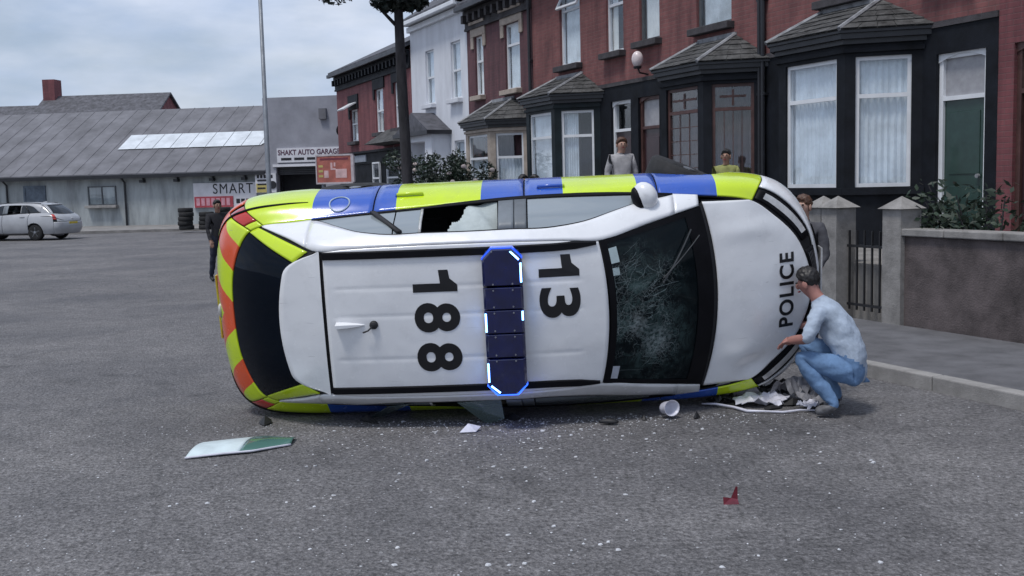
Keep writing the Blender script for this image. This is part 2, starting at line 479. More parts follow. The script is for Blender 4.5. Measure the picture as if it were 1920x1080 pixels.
def window(parent, M, w, h, frame, transom=.5, curtain=None, cur='full', sill=None, mull=False, openup=0.0, fw=.055, bars=None, sash=False):
    """window thing-part in its own frame: x across, y inward, z up. returns the frame object (children: pane, curtain, sill)"""
    f = MB()
    f.box(0, fw, -.03, .04, 0, h); f.box(w-fw, w, -.03, .04, 0, h)
    f.box(fw, w-fw, -.03, .04, 0, fw); f.box(fw, w-fw, -.03, .04, h-fw, h)
    zt = h*transom if transom else None
    if zt and not openup: f.box(fw, w-fw, -.033, .037, zt-.03, zt+.03)
    if zt and openup: f.box(fw, w-fw, -.02, .037, zt-.028, zt+.02)
    if mull: f.box(w/2-.025, w/2+.025, -.031, .036, fw, (zt or h)-.03)
    o = f.build('window', frame, parent)
    o.matrix_local = M
    def pane(x0, x1, z0, z1, y=0.0):
        p = MB(); p.box(x0, x1, y-.004, y+.004, z0, z1); return p.build('pane', M_pane, o)
    if zt:
        pane(fw, w-fw, fw, zt-.03, .012 if sash else 0)
        if openup:
            p = MB(); hh = h-zt
            p.box(0, w, -.03, .02, 0, .06); p.box(0, w, -.03, .02, hh-.06, hh); p.box(0, .055, -.03, .02, .06, hh-.06); p.box(w-.055, w, -.03, .02, .06, hh-.06)
            so = p.build('opening_light', frame, o); so.location = (0, 0, h); 
            for v in so.data.vertices: v.co.z -= hh
            so.rotation_euler = (openup, 0, 0)
            g = MB(); g.box(.055, w-.055, -.008, 0, -hh+.06, -.06); go = g.build('pane', M_pane, o); go.location = (0,0,h); go.rotation_euler = (openup,0,0)
        else:
            pane(fw, w-fw, zt+.03, h-fw, -.012 if sash else 0)
    else:
        pane(fw, w-fw, fw, h-fw)
    if curtain:
        c = MB()
        if cur == 'full': curtain_mesh(c, .02, w-.02, .02, h-.03, .075, int(w*11))
        elif cur == 'sides':
            curtain_mesh(c, .02, w*.36, .02, h-.03, .075, int(w*6)+2); curtain_mesh(c, w*.68, w-.02, .02, h-.03, .075, int(w*5)+2)
        elif cur == 'left': curtain_mesh(c, .02, w*.5, .02, h-.03, .075, int(w*8)+2)
        elif cur == 'lower': curtain_mesh(c, .02, w-.02, .02, (zt or h*.6), .075, int(w*12))
        c.build('curtain', curtain, o)
    if bars:
        gb = MB(); nx, nz = bars; z1_ = (zt or h)-.03
        for k in range(1,nx): gb.box(fw+(w-2*fw)*k/nx-.007, fw+(w-2*fw)*k/nx+.007, -.012, -.004, fw, z1_)
        for k in range(1,nz): gb.box(fw, w-fw, -.0125, -.0035, fw+(z1_-fw)*k/nz-.007, fw+(z1_-fw)*k/nz+.007)
        if zt:
            zm = (zt+h)/2; gb.box(fw+.08, w-fw-.08, -.014, -.004, zm-.02, zm+.02); gb.box(w/2-.02, w/2+.02, -.0145, -.004, zt+.06, h-.1)
        gb.build('glazing_bars', frame, o)
    bk = MB(); bk.box(-.05, w+.05, .62, .64, -.1, h+.1); bk.build('room_backing', M_room, o)  # added dark sheet; its colour stands in for the unlit room
    if sill:
        s_ = MB(); s_.box(-.09, w+.09, -.26, .03, -.13, -.002); s_.build('sill', sill, o, bevel=.012)
    return o

def TR(x, y, z, rz=0.0): return Matrix.Translation((x,y,z)) @ Matrix.Rotation(rz, 4, 'Z')

def slate_rows(roof, A, B, C, D, mat, rows=5, w=.27):
    A, B, C, D = map(Vector, (A,B,C,D))
    nrm = (B-A).cross(D-A).normalized()
    for i in range(rows):
        t0 = i/rows; t1 = min(1.0, (i+1.25)/rows)
        L0, R0, L1, R1 = A.lerp(D,t0), B.lerp(C,t0), A.lerp(D,t1), B.lerp(C,t1)
        n = max(1, round((R0-L0).length/w)); off = (i % 2)*.5
        ks = sorted({0.0, 1.0, *[(k+off)/n for k in range(n+1) if 0 < (k+off)/n < 1]})
        for a, b in zip(ks, ks[1:]):
            if b-a < .1/n: continue
            g = .004/max(.2,(R0-L0).length)
            lift = .026 + random.uniform(-.004,.006)
            q = [L0.lerp(R0,a+g)+nrm*lift, L0.lerp(R0,b-g)+nrm*lift, L1.lerp(R1,b-g)+nrm*.010, L1.lerp(R1,a+g)+nrm*.010]
            q2 = [p-nrm*.010 for p in q]
            m = MB(); m.add(q+q2, [(0,1,2,3),(7,6,5,4),(0,4,5,1),(1,5,6,2),(2,6,7,3),(3,7,4,0)])
            m.build('slate', mat, roof)

def bay(house, x0, x1, x2, x3, d, z0, zs, zt, zc, wallm, frame, curtain, cur=('full','full','full'), transom=.68, corn=None, roofm=None, ztop=None, openup=(0,0,0), sill=None, bars=(None,None,None)):
    """canted bay: plan (x0,0)(x1,-d)(x2,-d)(x3,0); sill zs, window head zt, cornice zc"""
    P = [Vector((x0,0,0)), Vector((x1,-d,0)), Vector((x2,-d,0)), Vector((x3,0,0))]
    wall = MB()
    for i in range(3):
        a, b = P[i], P[i+1]; t = (b-a); Ln = t.length; t.normalize(); o = Vector((t.y,-t.x,0))
        pier = .17 if i == 1 else .15
        def bx(ta, tb, oa, ob, za, zb):
            q = [a+t*ta+o*oa, a+t*tb+o*oa, a+t*tb+o*ob, a+t*ta+o*ob]
            wall.add([(p.x,p.y,za) for p in q]+[(p.x,p.y,zb) for p in q], [(0,1,2,3),(7,6,5,4),(0,4,5,1),(1,5,6,2),(2,6,7,3),(3,7,4,0)])
        bx(0, Ln, -.16, 0, z0, zs)
        bx(0, Ln, -.16, 0.002, zt, zc)
        bx(0, pier, -.16, 0, zs, zt); bx(Ln-pier, Ln, -.16, 0, zs, zt)
        # moulded cap under the cornice and sill band
        bx(-.02, Ln+.02, 0.002, .045, zt+.06, zt+.12)
        bx(-.03, Ln+.03, 0.0, .07, zs-.11, zs-.01)
    wall.build('bay', wallm, house)
    for i in range(3):
        a, b = P[i], P[i+1]; t = (b-a); Ln = t.length; t.normalize(); o = Vector((t.y,-t.x,0))
        pier = .17 if i == 1 else .15
        p = a + t*pier - o*.07
        M = TR(p.x, p.y, zs, math.atan2(t.y, t.x))
        window(house, M, Ln-2*pier, zt-zs, frame, transom, curtain, cur[i], openup=openup[i], bars=bars[i])
    # cornice
    c = MB()
    for k, (off, za, zb) in enumerate([(.06, zc, zc+.07), (.13, zc+.07, zc+.15), (.17, zc+.15, zc+.19)]):
        q = [(x0-off*1.2,.0),(x1-off*.45,-d-off),(x2+off*.45,-d-off),(x3+off*1.2,.0)]
        c.prism(q[::-1], za, zb-.001)
    c.build('cornice', corn or M_gutter, house)
    zr = zc+.192; off = .19
    A0 = Vector((x0-off*1.2,-.002,zr)); A1 = Vector((x1-off*.45,-d-off,zr)); A2 = Vector((x2+off*.45,-d-off,zr)); A3 = Vector((x3+off*1.2,-.002,zr))
    zt_ = ztop or zr+.55
    T1 = Vector((x1+.12,-.004,zt_)); T2 = Vector((x2-.12,-.004,zt_))
    r = MB(); r.add([A0,A1,A2,A3,T1,T2], [(0,1,4),(1,2,5,4),(2,3,5),(0,4,5,3),(0,3,2,1)])
    ro = r.build('bay_roof', roofm or M_slate2, house)
    e = Vector((0,0,0))
    slate_rows(ro, A1, A2, T2, T1, roofm or M_slate2)
    slate_rows(ro, A2, A3, T2+Vector((.02,0,0)), T2, roofm or M_slate2)
    slate_rows(ro, A0, A1, T1, T1-Vector((.02,0,0)), roofm or M_slate2)
    hp = MB(); hp.tube([A2+Vector((0,0,.02)), T2+Vector((0,-.02,.03))], .035, 6); hp.tube([A1+Vector((0,0,.02)), T1+Vector((0,-.02,.03))], .035, 6)
    hp.box(x1+.1, x2-.1, -.05, .0, zt_-.02, zt_+.07)
    hp.build('ridge_tile', M_lead, ro)

def house(label, s0, w, wallm, ups, doors=(), bay_args=None, eave=6.75, lower=None, split=3.87, roofz=2.7, depth=8.0, frieze=None, pipe_x=None, chimney=True, gmat=None, lint=None, cat='house', roofm=None):
    h = empty('terraced_house'); place_local(h, s0, 0)
    tag(h, label, cat)
    holes = [(u['x0'],u['x1'],u['z0'],u['z1']) for u in ups] + [(d['x0'],d['x1'],d['z0'],d['z1']) for d in doors]
    zb = split if lower else 0.0
    m = MB(); wall_cells(m, 0, w, zb, eave, holes)
    m.quad((0,0,zb),(0,depth,zb),(0,depth,eave),(0,0,eave)); m.quad((w,0,zb),(w,0,eave),(w,depth,eave),(w,depth,zb))
    m.quad((0,depth,zb),(w,depth,zb),(w,depth,eave),(0,depth,eave))
    # gable tops
    m.add([(0,0,eave),(0,depth,eave),(0,depth/2,eave+roofz)], [(0,1,2)]); m.add([(w,0,eave),(w,depth,eave),(w,depth/2,eave+roofz)], [(0,2,1)])
    m.build('wall', wallm, h, fix=False)
    if lower:
        m = MB(); wall_cells(m, 0, w, 0, split, holes, y=-.004)
        m.quad((0,0,0),(0,depth,0),(0,depth,split),(0,0,split)); m.quad((w,0,0),(w,0,split),(w,depth,split),(w,depth,0))
        m.build('ground_floor_wall', lower, h, fix=False)
        b = MB(); b.box(0, w, -.03, .0, split-.02, split+.06); b.build('string_course', M_dkstone, h)
    for u in ups:
        fm = u.get('frame', M_upvc)
        window(h, TR(u['x0'], .09, u['z0']), u['x1']-u['x0'], u['z1']-u['z0'], fm, u.get('tr', .5), u.get('cur', M_cream), u.get('cs', 'sides'), u.get('sill', M_dkstone), openup=u.get('open', 0), mull=u.get('mull', False), sash=True)
        if u.get('lint', lint):
            l = MB(); a, b_, zt = u['x0'], u['x1'], u['z1']
            l.box(a-.22, b_+.22, -.05, .0, zt+.002, zt+.34); l.box(a-.24, b_+.24, -.09, .0, zt+.34, zt+.42)
            l.box(a-.22, a-.03, -.045, .0, zt-.32, zt+.002); l.box(b_+.03, b_+.22, -.045, .0, zt-.32, zt+.002)
            l.build('window_surround', u.get('lint', lint), h, bevel=.012)
    for d in doors:
        dw, dh = d['x1']-d['x0'], d['z1']-d['z0']
        f = MB(); f.box(0,.07,-.04,.06,0,dh); f.box(dw-.07,dw,-.04,.06,0,dh); f.box(.07,dw-.07,-.04,.06,dh-.07,dh); f.box(.07,dw-.07,-.04,.06,dh*.76,dh*.76+.06)
        if d.get('arch', True):
            pts = [(0,dh-.14)]+[(dw*k/8, dh-.14+.13*math.sin(PI*k/8)) for k in range(9)]+[(dw,dh),(0,dh)]
            f.xprism([(0,dh-.12)]+[(dw*k/8, dh-.12+.1*math.sin(PI*k/8)) for k in range(1,8)]+[(dw,dh-.12),(dw,dh+.0),(0,dh+.0)], -.06, -.041)
        do = f.build('door', d.get('fm', M_maroon), h); do.location = (d['x0'], .10, d['z0'])
        p = MB(); p.box(.07,dw-.07,0,.04,.0,dh*.76); p.box(.16,dw-.16,-.012,0,.15,dh*.32); p.box(.16,dw-.16,-.012,0,dh*.38,dh*.70); p.build('door_leaf', d.get('lm', M_door), do, bevel=.006)
        p = MB(); p.box(.07,dw-.07,.01,.02,dh*.76+.06,dh-.07); p.build('fanlight', d.get('gm', M_frost), do)
        hn = MB(); hn.lathe([(.0,-.05),(.03,-.05),(.03,-.01),(.012,0)], 10, 'y', (dw-.16,-.01,1.0)); hn.build('door_handle', M_lead, do)
    if bay_args: bay(h, **bay_args)
    # roof
    r = MB(); zz = eave+roofz; t = .12
    r.add([(-.03,-.32,eave-.02),(w+.03,-.32,eave-.02),(w+.03,depth/2,zz+.02),(-.03,depth/2,zz+.02),(-.03,-.32,eave+t),(w+.03,-.32,eave+t),(w+.03,depth/2,zz+t+.06),(-.03,depth/2,zz+t+.06)],
          [(0,1,2,3),(7,6,5,4),(0,4,5,1),(1,5,6,2),(3,2,6,7),(0,3,7,4)])
    r.add([(-.03,depth+.3,eave-.02),(w+.03,depth+.3,eave-.02),(w+.03,depth/2,zz+.02),(-.03,depth/2,zz+.02),(-.03,depth+.3,eave+t),(w+.03,depth+.3,eave+t),(w+.03,depth/2,zz+t+.06),(-.03,depth/2,zz+t+.06)],
          [(3,2,1,0),(4,5,6,7),(1,5,4,0),(2,6,5,1),(7,6,2,3),(4,7,3,0)])
    ro = r.build('roof', roofm or M_slate, h)
    g = MB(); g.box(0, w, -.40, -.27, eave-.10, eave+.03); g.box(0, w, -.27, 0, eave-.06, eave-.03); g.build('gutter', gmat or M_gutter, h, bevel=.02)
    if frieze:
        fz = MB(); fz.box(0, w, -.06, 0, eave-.62, eave-.08)
        fz.box(0, w, -.12, -.06, eave-.20, eave-.07); fz.box(0, w, -.085, -.06, eave-.62, eave-.55)
        for k in range(int(w/.42)): fz.box(.1+k*.42, .24+k*.42, -.22, -.061, eave-.42, eave-.201)
        fz.build('frieze', frieze, h)
    if pipe_x is not None:
        p = MB(); p.tube([(pipe_x,-.1,eave-.1),(pipe_x,-.07,eave-.35),(pipe_x,-.07,.8)], .042, 8)
        for zz_ in (1.6,3.2,4.8): p.box(pipe_x-.07,pipe_x+.07,-.09,0,zz_,zz_+.05)
        p.build('downpipe', M_gutter, h, smooth=False)
    if chimney:
        c = MB(); cy = depth/2; c.box(-.45,.45,cy-.35,cy+.35,eave+roofz-.5,eave+roofz+1.2); c.box(-.5,.5,cy-.4,cy+.4,eave+roofz+1.0,eave+roofz+1.12)
        co = c.build('chimney', wallm, ro)
        for k in range(3):
            q = MB(); q.lathe([(.11,0),(.10,.38),(.12,.4),(.12,.46)], 10, 'z', (-.28+k*.28, cy, eave+roofz+1.2)); q.build('chimney_pot', M_sand, co)
    return h

DK = M_dkstone
# corner house, dark red brick, three upper windows
def rel(s0, lst):
    out = []
    for q in lst:
        q = dict(q); q['x0'] -= s0; q['x1'] -= s0; out.append(q)
    return out
s0 = -20.4
hA = house('dark red brick corner house with black bracketed eaves beside the garage', s0, 9.25, M_red2,
    rel(s0, [dict(x0=-18.45,x1=-17.5,z0=3.52,z1=4.75,cs='left',tr=.55), dict(x0=-15.15,x1=-14.2,z0=3.70,z1=5.25,tr=.5,cs='sides'), dict(x0=-12.95,x1=-11.95,z0=3.75,z1=5.3,cs='sides')]),
    rel(s0, [dict(x0=-17.3,x1=-16.4,z0=.2,z1=2.5,lm=M_door)]), None, eave=6.25, frieze=M_black, roofz=1.9, chimney=False, lint=None, pipe_x=None)
hA['label'] = 'dark red brick corner house with black bracketed eaves beside the garage'
for a, b, z0, z1 in [(-18.45,-17.5,4.75,5.3),(-15.15,-14.2,5.25,5.65),(-12.95,-11.95,5.3,5.7)]:
    l = MB(); l.box(a-s0-.2,b-s0+.2,-.05,0,z0+.002,z1); l.box(a-s0-.2,a-s0-.02,-.045,0,z0-.35,z0); l.build('window_surround', M_black, hA)
# tilted-open top light of the first window
tl = MB(); tl.box(0,1.0,-.03,.02,-.55,0); o = tl.build('opening_light', M_upvc, hA); o.location = (-18.47-s0,-.05,4.98); o.rotation_euler = (math.radians(-62),0,0)
# dark shopfront with white window frames on its ground floor
f = MB(); f.box(.3,8.9,-.10,-.001,2.62,3.02); f.box(.2,9.0,-.2,-.001,3.02,3.10); f.box(.3,8.9,-.05,-.001,.2,2.62); f.build('shop_fascia', M_black, hA)
for a, b in [(-15.4,-14.55),(-13.7,-12.25)]:
    window(hA, TR(a-s0,-.11,1.2), b-a, 1.45, M_upvc, .6, M_net, 'sides')
sg = MB(); sg.box(.6,4.2,-.14,-.101,2.70,2.95); sg.build('sign_board', pm('grey_sign', (.25,.28,.33), .5), hA)
dish = MB(); dish.lathe([(.02,.0),(.16,.03),(.27,.10),(.275,.105),(.16,.04)], 18, 'y'); do_ = dish.build('satellite_dish', M_gutter, hA, smooth=True); do_.location = (-.30,.3,4.1); do_.rotation_euler = (.3,0,1.9)
ra = MB(); ra.add([(6.4,0,3.75),(8.9,0,3.75),(9.2,-.75,3.25),(6.1,-.75,3.25),(6.1,0,3.2),(9.2,0,3.2)], [(0,1,2,3),(3,2,5,4),(0,3,4),(1,5,2)]); ra.build('porch_roof', M_slate2, hA)

s0 = -11.12
hB = house('white rendered terraced house with pale narrow windows and small porch', s0, 4.92, M_white,
    rel(s0, [dict(x0=-9.72,x1=-8.95,z0=4.30,z1=5.97,sill=M_white,frame=M_upvc,cur=M_net,cs='full'), dict(x0=-7.5,x1=-6.72,z0=4.30,z1=5.97,sill=M_white,cur=M_net,cs='full'), dict(x0=-7.4,x1=-6.6,z0=1.6,z1=3.08,sill=M_white,cs='full',cur=M_net)]),
    rel(s0, [dict(x0=-9.95,x1=-8.55,z0=.75,z1=3.1,fm=M_upvc,lm=M_greyfr,arch=False)]), None, eave=6.98, gmat=M_upvc, roofz=2.6, pipe_x=None, chimney=True)
b = MB(); b.box(0,4.92,-.12,-.001,6.72,6.88); b.build('eaves_band', M_upvc, hB)
pr = MB(); cx = -9.2-s0
pr.xprism([(cx-1.6,3.42),(cx+1.55,3.42),(cx+.1,4.02)], -.75, -.001); pr.build('porch_gable', M_slate, hB)
pr = MB(); pr.box(cx-1.66,cx+1.61,-.80,-.001,3.30,3.419); pr.build('porch_fascia', M_gutter, hB)
pr = MB(); pr.box(cx-1.5,cx-.95,-.6,-.001,.75,3.30); pr.box(cx+.85,cx+1.45,-.6,-.001,.75,3.30); pr.box(cx-.95,cx+.85,-.6,-.001,3.12,3.30); pr.build('porch_wall', M_white, hB)
dm = MB(); dm.box(1.2,3.4,.5,2.6,7.3,8.7); dm.add([(1.0,.35,8.7),(3.6,.35,8.7),(3.6,2.9,8.7),(1.0,2.9,8.7),(2.3,.35,9.4),(2.3,2.9,9.4)], [(0,1,4),(1,2,5,4),(2,3,5),(3,0,4,5)]); dm.build('dormer', M_greyfr, hB)
window(hB, TR(1.5,.46,7.5), 1.6, 1.05, M_upvc, None, M_net, 'sides', mull=True)

s0 = -6.18
hC = house('plum brick terraced house with pale stone window surrounds and cream stone bay', s0, 4.30, M_plum,
    rel(s0, [dict(x0=-5.62,x1=-5.02,z0=4.24,z1=5.88,lint=M_sand,sill=M_sand,cs='full',cur=M_cream,tr=.58), dict(x0=-3.55,x1=-2.62,z0=4.22,z1=5.92,lint=M_sand,sill=M_sand,cs='full',cur=M_net,tr=.68)]),
    (), dict(x0=.95,x1=1.62,x2=3.28,x3=3.98,d=.78,z0=.7,zs=1.45,zt=3.07,zc=3.22,wallm=M_sand,frame=M_upvc,curtain=M_net,cur=('full','lower','lower'),transom=.62,ztop=3.98,roofm=M_slate2), eave=6.72, pipe_x=4.26, frieze=M_dkstone)

s0 = -1.86
hD = house('red brick terraced house with teal-black bay and white window frames', s0, 4.76, M_red,
    rel(s0, [dict(x0=-.36,x1=.66,z0=4.50,z1=6.18,cs='full',cur=M_net,tr=.76,open=-.45), dict(x0=1.86,x1=2.60,z0=4.55,z1=6.18,cs='sides',cur=M_cream,tr=.62)]),
    rel(s0, [dict(x0=2.02,x1=2.86,z0=.75,z1=3.5,fm=M_upvc,lm=M_door,gm=M_pane)]),
    dict(x0=.55,x1=1.22,x2=2.72,x3=3.40,d=.8,z0=.7,zs=1.5,zt=3.38,zc=3.55,wallm=M_teal,frame=M_upvc,curtain=M_net,cur=('full','full','left'),transom=.70,openup=(0,0,0),ztop=4.22,roofm=M_slate2), eave=6.75, lower=M_black, split=3.84, gmat=M_gutter)

s0 = 2.90
hE = house('red brick house with black painted ground floor and brown framed bay', s0, 4.46, M_red,
    rel(s0, [dict(x0=3.25,x1=4.02,z0=4.62,z1=6.18,frame=M_greyfr,cs='full',cur=M_cream,tr=None), dict(x0=5.32,x1=6.42,z0=4.60,z1=6.18,frame=M_greyfr,cs='full',cur=M_net,tr=None)]),
    rel(s0, [dict(x0=3.16,x1=3.98,z0=.75,z1=3.5)]),
    dict(x0=1.72,x1=2.42,x2=3.78,x3=4.42,d=.8,z0=.7,zs=1.45,zt=3.44,zc=3.62,wallm=M_black,frame=M_maroon,curtain=M_dcur,cur=('full','full','full'),transom=.78,bars=((3,6),(3,6),(4,1)),ztop=4.32,roofm=M_slate2), eave=6.75, lower=M_black, split=3.84, pipe_x=4.42)
# round white lamp on a bracket between the windows
lm = MB(); lm.ell((0,0,0),(.12,.12,.165),16,10); lo = lm.build('globe_lamp', pm('opal_lamp_glass', (.75,.66,.66), .3), hE, smooth=True); lo.location = (3.57-s0,-.25,4.24)
lb = MB(); lb.tube([(0,.25,-.3),(0,.05,-.27),(0,0,-.16)], .018, 6); lb.lathe([(.075,-.19),(.09,-.15),(.07,-.14)], 10); lb.build('lamp_bracket', M_gutter, lo)

s0 = 7.36
hF = house('red brick house with wide white framed bay nearest the overturned car', s0, 4.9, M_red,
    [dict(x0=1.5,x1=2.5,z0=4.55,z1=6.18,cs='full',cur=M_net,tr=.6), dict(x0=3.7,x1=4.45,z0=4.55,z1=6.18,cs='sides',tr=.6)],
    [dict(x0=3.85,x1=4.7,z0=.75,z1=3.45,fm=M_upvc,lm=pm('green_door', (.02,.05,.04), .35, coat=.3))],
    dict(x0=.70,x1=1.40,x2=2.90,x3=3.60,d=.8,z0=.7,zs=1.62,zt=3.50,zc=3.68,wallm=M_black,frame=M_upvc,curtain=M_net,cur=('full','full','full'),transom=.70,ztop=4.36,roofm=M_slate2), eave=6.75, lower=M_black, split=3.84, pipe_x=.05)
s0 = 12.26
hG = house('red brick house at the right end of the row beyond the green door', s0, 4.9, M_red2,
    [dict(x0=.5,x1=1.25,z0=4.55,z1=6.18,cs='sides',tr=.6), dict(x0=2.5,x1=3.5,z0=4.55,z1=6.18,cs='full',cur=M_net,tr=.6)],
    [dict(x0=.25,x1=1.1,z0=.75,z1=3.45)],
    dict(x0=1.5,x1=2.2,x2=3.7,x3=4.4,d=.8,z0=.7,zs=1.62,zt=3.50,zc=3.68,wallm=M_sand,frame=M_upvc,curtain=M_cream,cur=('full','full','full'),transom=.70,ztop=4.36,roofm=M_slate2), eave=6.75, pipe_x=4.85)
s0 = 17.2
hH = house('red brick end house nearest the camera', s0, 5.2, M_red,
    [dict(x0=1.5,x1=2.5,z0=4.55,z1=6.18,cs='full',cur=M_net,tr=.6)], [dict(x0=.25,x1=1.1,z0=.75,z1=3.45)],
    dict(x0=1.5,x1=2.2,x2=3.7,x3=4.4,d=.8,z0=.7,zs=1.62,zt=3.50,zc=3.68,wallm=M_black,frame=M_upvc,curtain=M_cream,cur=('full','full','full'),transom=.70,ztop=4.36,roofm=M_slate2), eave=6.75, pipe_x=.1)

# garden walls with coping stones, one to each house, with a gateway
M_gwall = pm('painted_garden_wall', (.11,.09,.09), .85, var=.3, scale=3, bump=.4, bscale=50)
M_coping = pm('coping_stone', (.26,.25,.24), .85, var=.2, scale=5, bump=.3, bscale=60)
M_gate = pm('black_iron', (.012,.012,.014), .45, var=.2, scale=5)
for i, (a, b, gx, what) in enumerate([(-11.1,-6.2,-9.2,'the white house'),(-6.2,-1.9,-5.9,'the plum brick house'),(-1.9,2.9,2.4,'the teal bay'),(2.9,7.36,3.5,'the brown framed bay'),(7.36,12.26,11.6,'the wide white framed bay'),(12.26,17.2,12.9,'the cream bay at the right'),(17.2,22.4,17.9,'the end house')]):
    w_ = empty('garden_wall'); place_local(w_, a, 2.66); tag(w_, 'low dark garden wall with stone coping in front of ' + what, 'wall')
    L_ = b-a; g0, g1 = gx-a-.5, gx-a+.5
    for x0, x1 in ((0.02,g0),(g1,L_-.02)):
        if x1-x0 < .3: continue
        m = MB(); m.box(x0,x1,-.2,.0,-.0,1.12); m.build('wall_run', M_gwall, w_)
        k = max(1,int((x1-x0)/.75)); st_ = (x1-x0)/k
        for j in range(k):
            c = MB(); c.box(x0+j*st_+.004,x0+(j+1)*st_-.004,-.25,.05,1.12,1.20); c.build('coping', M_coping, w_, bevel=.012)
    for x in (g0-.02,g1+.02):
        p = MB(); p.box(x-.14,x+.14,-.26,.04,0,1.42); p.add([(x-.18,-.30,1.42),(x+.18,-.30,1.42),(x+.18,.08,1.42),(x-.18,.08,1.42),(x,-.11,1.56)],[(0,1,4),(1,2,4),(2,3,4),(3,0,4),(3,2,1,0)]); p.build('gate_post', M_coping, w_)
    g = MB(); g.box(g0+.15,g1-.15,-.12,-.09,.95,.98); g.box(g0+.15,g1-.15,-.12,-.09,.25,.28)
    for j in range(6): g.box(g0+.17+j*.125,g0+.19+j*.125,-.115,-.095,.2,1.15)
    g.build('gate', M_gate, w_)
# ------------------------------------------------------------------ garage at the end of the street
M_groof = pm('grey_sheet_roof', (.155,.155,.172), .75, var=.2, scale=.8, bump=.1, bscale=30, stretch=(1,1,1))
M_gwal = pm('grey_garage_render', (.30,.305,.345), .8, var=.15, scale=.6, bump=.15, bscale=40)
M_pale = pm('pale_green_render', (.36,.39,.40), .8, var=.22, scale=1.6, bump=.2, bscale=40, stretch=(1,1,.22))
M_sky = pm('skylight_sheet', (.62,.66,.70), .4, var=.12, scale=1.5)
M_dark = pm('interior_shade', (.012,.014,.020), .7, var=.2, scale=2)
M_signw = pm('white_sign', (.66,.66,.70), .45, var=.08, scale=2)
M_signk = pm('black_lettering', (.012,.012,.016), .5, var=.05)
M_signm = pm('maroon_lettering', (.09,.03,.06), .5, var=.1)
M_signr = pm('red_sign', (.42,.06,.08), .45, var=.12, scale=3)
M_signy = pm('yellow_sign', (.50,.42,.14), .5, var=.12, scale=3)
RX90 = Matrix.Rotation(math.radians(90), 4, 'X')
ga = empty('garage', (-8.0, 51.5, 0), math.radians(-9)); tag(ga, 'long grey garage with sheet roof, sign board and dark doorway', 'garage')
m = MB()                                       # long low shed: pale wall and big roof slope
m.box(-24,-3.75,0,.25,0,2.62); m.build('wall', M_pale, ga)
m = MB(); m.add([(-24.3,-.35,2.55),(-3.75,-.35,2.55),(-3.75,6.5,6.15),(-24.3,6.5,6.15),(-24.3,-.35,2.68),(-3.75,-.35,2.68),(-3.75,6.5,6.28),(-24.3,6.5,6.28)], [(0,3,2,1),(4,5,6,7),(0,1,5,4),(1,2,6,5),(2,3,7,6),(3,0,4,7)])
m.add([(-24.3,6.5,6.28),(.3,6.5,6.28),(.3,13,2.6),(-24.3,13,2.6)], [(0,1,2,3)])
gr = m.build('roof', M_groof, ga)
for k in range(24):                             # sheet joints, proud ribs
    q = MB(); x = -24+k*.85; q.add([(x,-.35,2.685),(x+.05,-.35,2.685),(x+.05,6.5,6.285),(x,6.5,6.285),(x,-.35,2.70),(x+.05,-.35,2.70),(x+.05,6.5,6.30),(x,6.5,6.30)], [(4,5,6,7),(0,1,5,4),(1,2,6,5),(2,3,7,6),(3,0,4,7)]); q.build('sheet_rib', M_groof, gr)
sl = lambda y: 2.685+(y+.35)*(3.6/6.85)
for k in range(9):
    x = -12.6+k*.96; x1 = x+.93; sh = .55 if k == 8 else 0
    q = MB(); q.add([(x,2.0,sl(2.0)+.05),(x1-sh*1.6,2.0,sl(2.0)+.05),(x1,3.5,sl(3.5)+.05),(x,3.5,sl(3.5)+.05)], [(0,1,2,3)]); q.build('skylight', M_sky, gr)
m = MB(); m.box(-24.3,-3.75,-.5,-.36,2.45,2.62); m.build('gutter', M_gutter, ga)
for x in (-10.2,-8.4,-6.55,-4.9):
    q = MB(); q.box(x-.1,x+.1,-.32,-.02,2.22,2.36); q.box(x-.03,x+.03,-.1,0,2.36,2.45); q.build('wall_light', M_gutter, ga)
m = MB(); wall_cells(m, -3.74, .3, 0, 6.1, [(-3.2,-.75,0,2.78)], y=-.3, rev=.4)
m.quad((-3.74,-.3,0),(-3.74,6.5,0),(-3.74,6.5,6.28),(-3.74,-.3,6.1)); m.quad((.3,-.3,0),(.3,13,0),(.3,13,6.1),(.3,-.3,6.1)); m.quad((-3.74,-.3,6.1),(.3,-.3,6.1),(.3,6.5,6.3),(-3.74,6.5,6.3))
m.build('front_wall', M_gwal, ga, fix=False)
m = MB(); m.box(-3.3,-.65,.8,.9,0,3.0); m.build('doorway', M_dark, ga)  # near-black sheet: shade of the unlit interior put into its colour
for k in range(4):
    q = MB(); q.box(-3.18,-.77,-.12+.02*k,-.09+.02*k,2.42+k*.09,2.49+k*.09); q.build('shutter_slat', M_gutter, ga)
q = MB(); q.box(-3.35,-.6,-.36,-.301,2.80,2.92); q.build('door_lintel', M_signw, ga)
sb = MB(); sb.box(-3.1,.15,-.38,-.302,3.0,3.68); so = sb.build('sign_board', M_signw, ga)
text_obj('lettering', 'SHAKT AUTO GARAGE', .34, M_signm, so, Matrix.Translation((-1.5,-.384,3.46)) @ RX90, .004, .008, 1.0, .88)
q = MB(); x = -2.9
for wd in (.52,.5,.5,.7): q.box(x,x+wd,-.386,-.381,3.10,3.22); x += wd+.14
q.build('small_lettering', M_signk, so)
bx = MB(); bx.box(-.9,-.55,-.48,-.301,5.0,5.5); bx.build('alarm_box', M_groof, ga)
for x in (-22.5,-19.6,-13.2):
    window(ga, TR(x,-.05,1.15), 1.5, .95, M_greyfr, None, M_net, 'left', mull=True, sill=M_kerb)
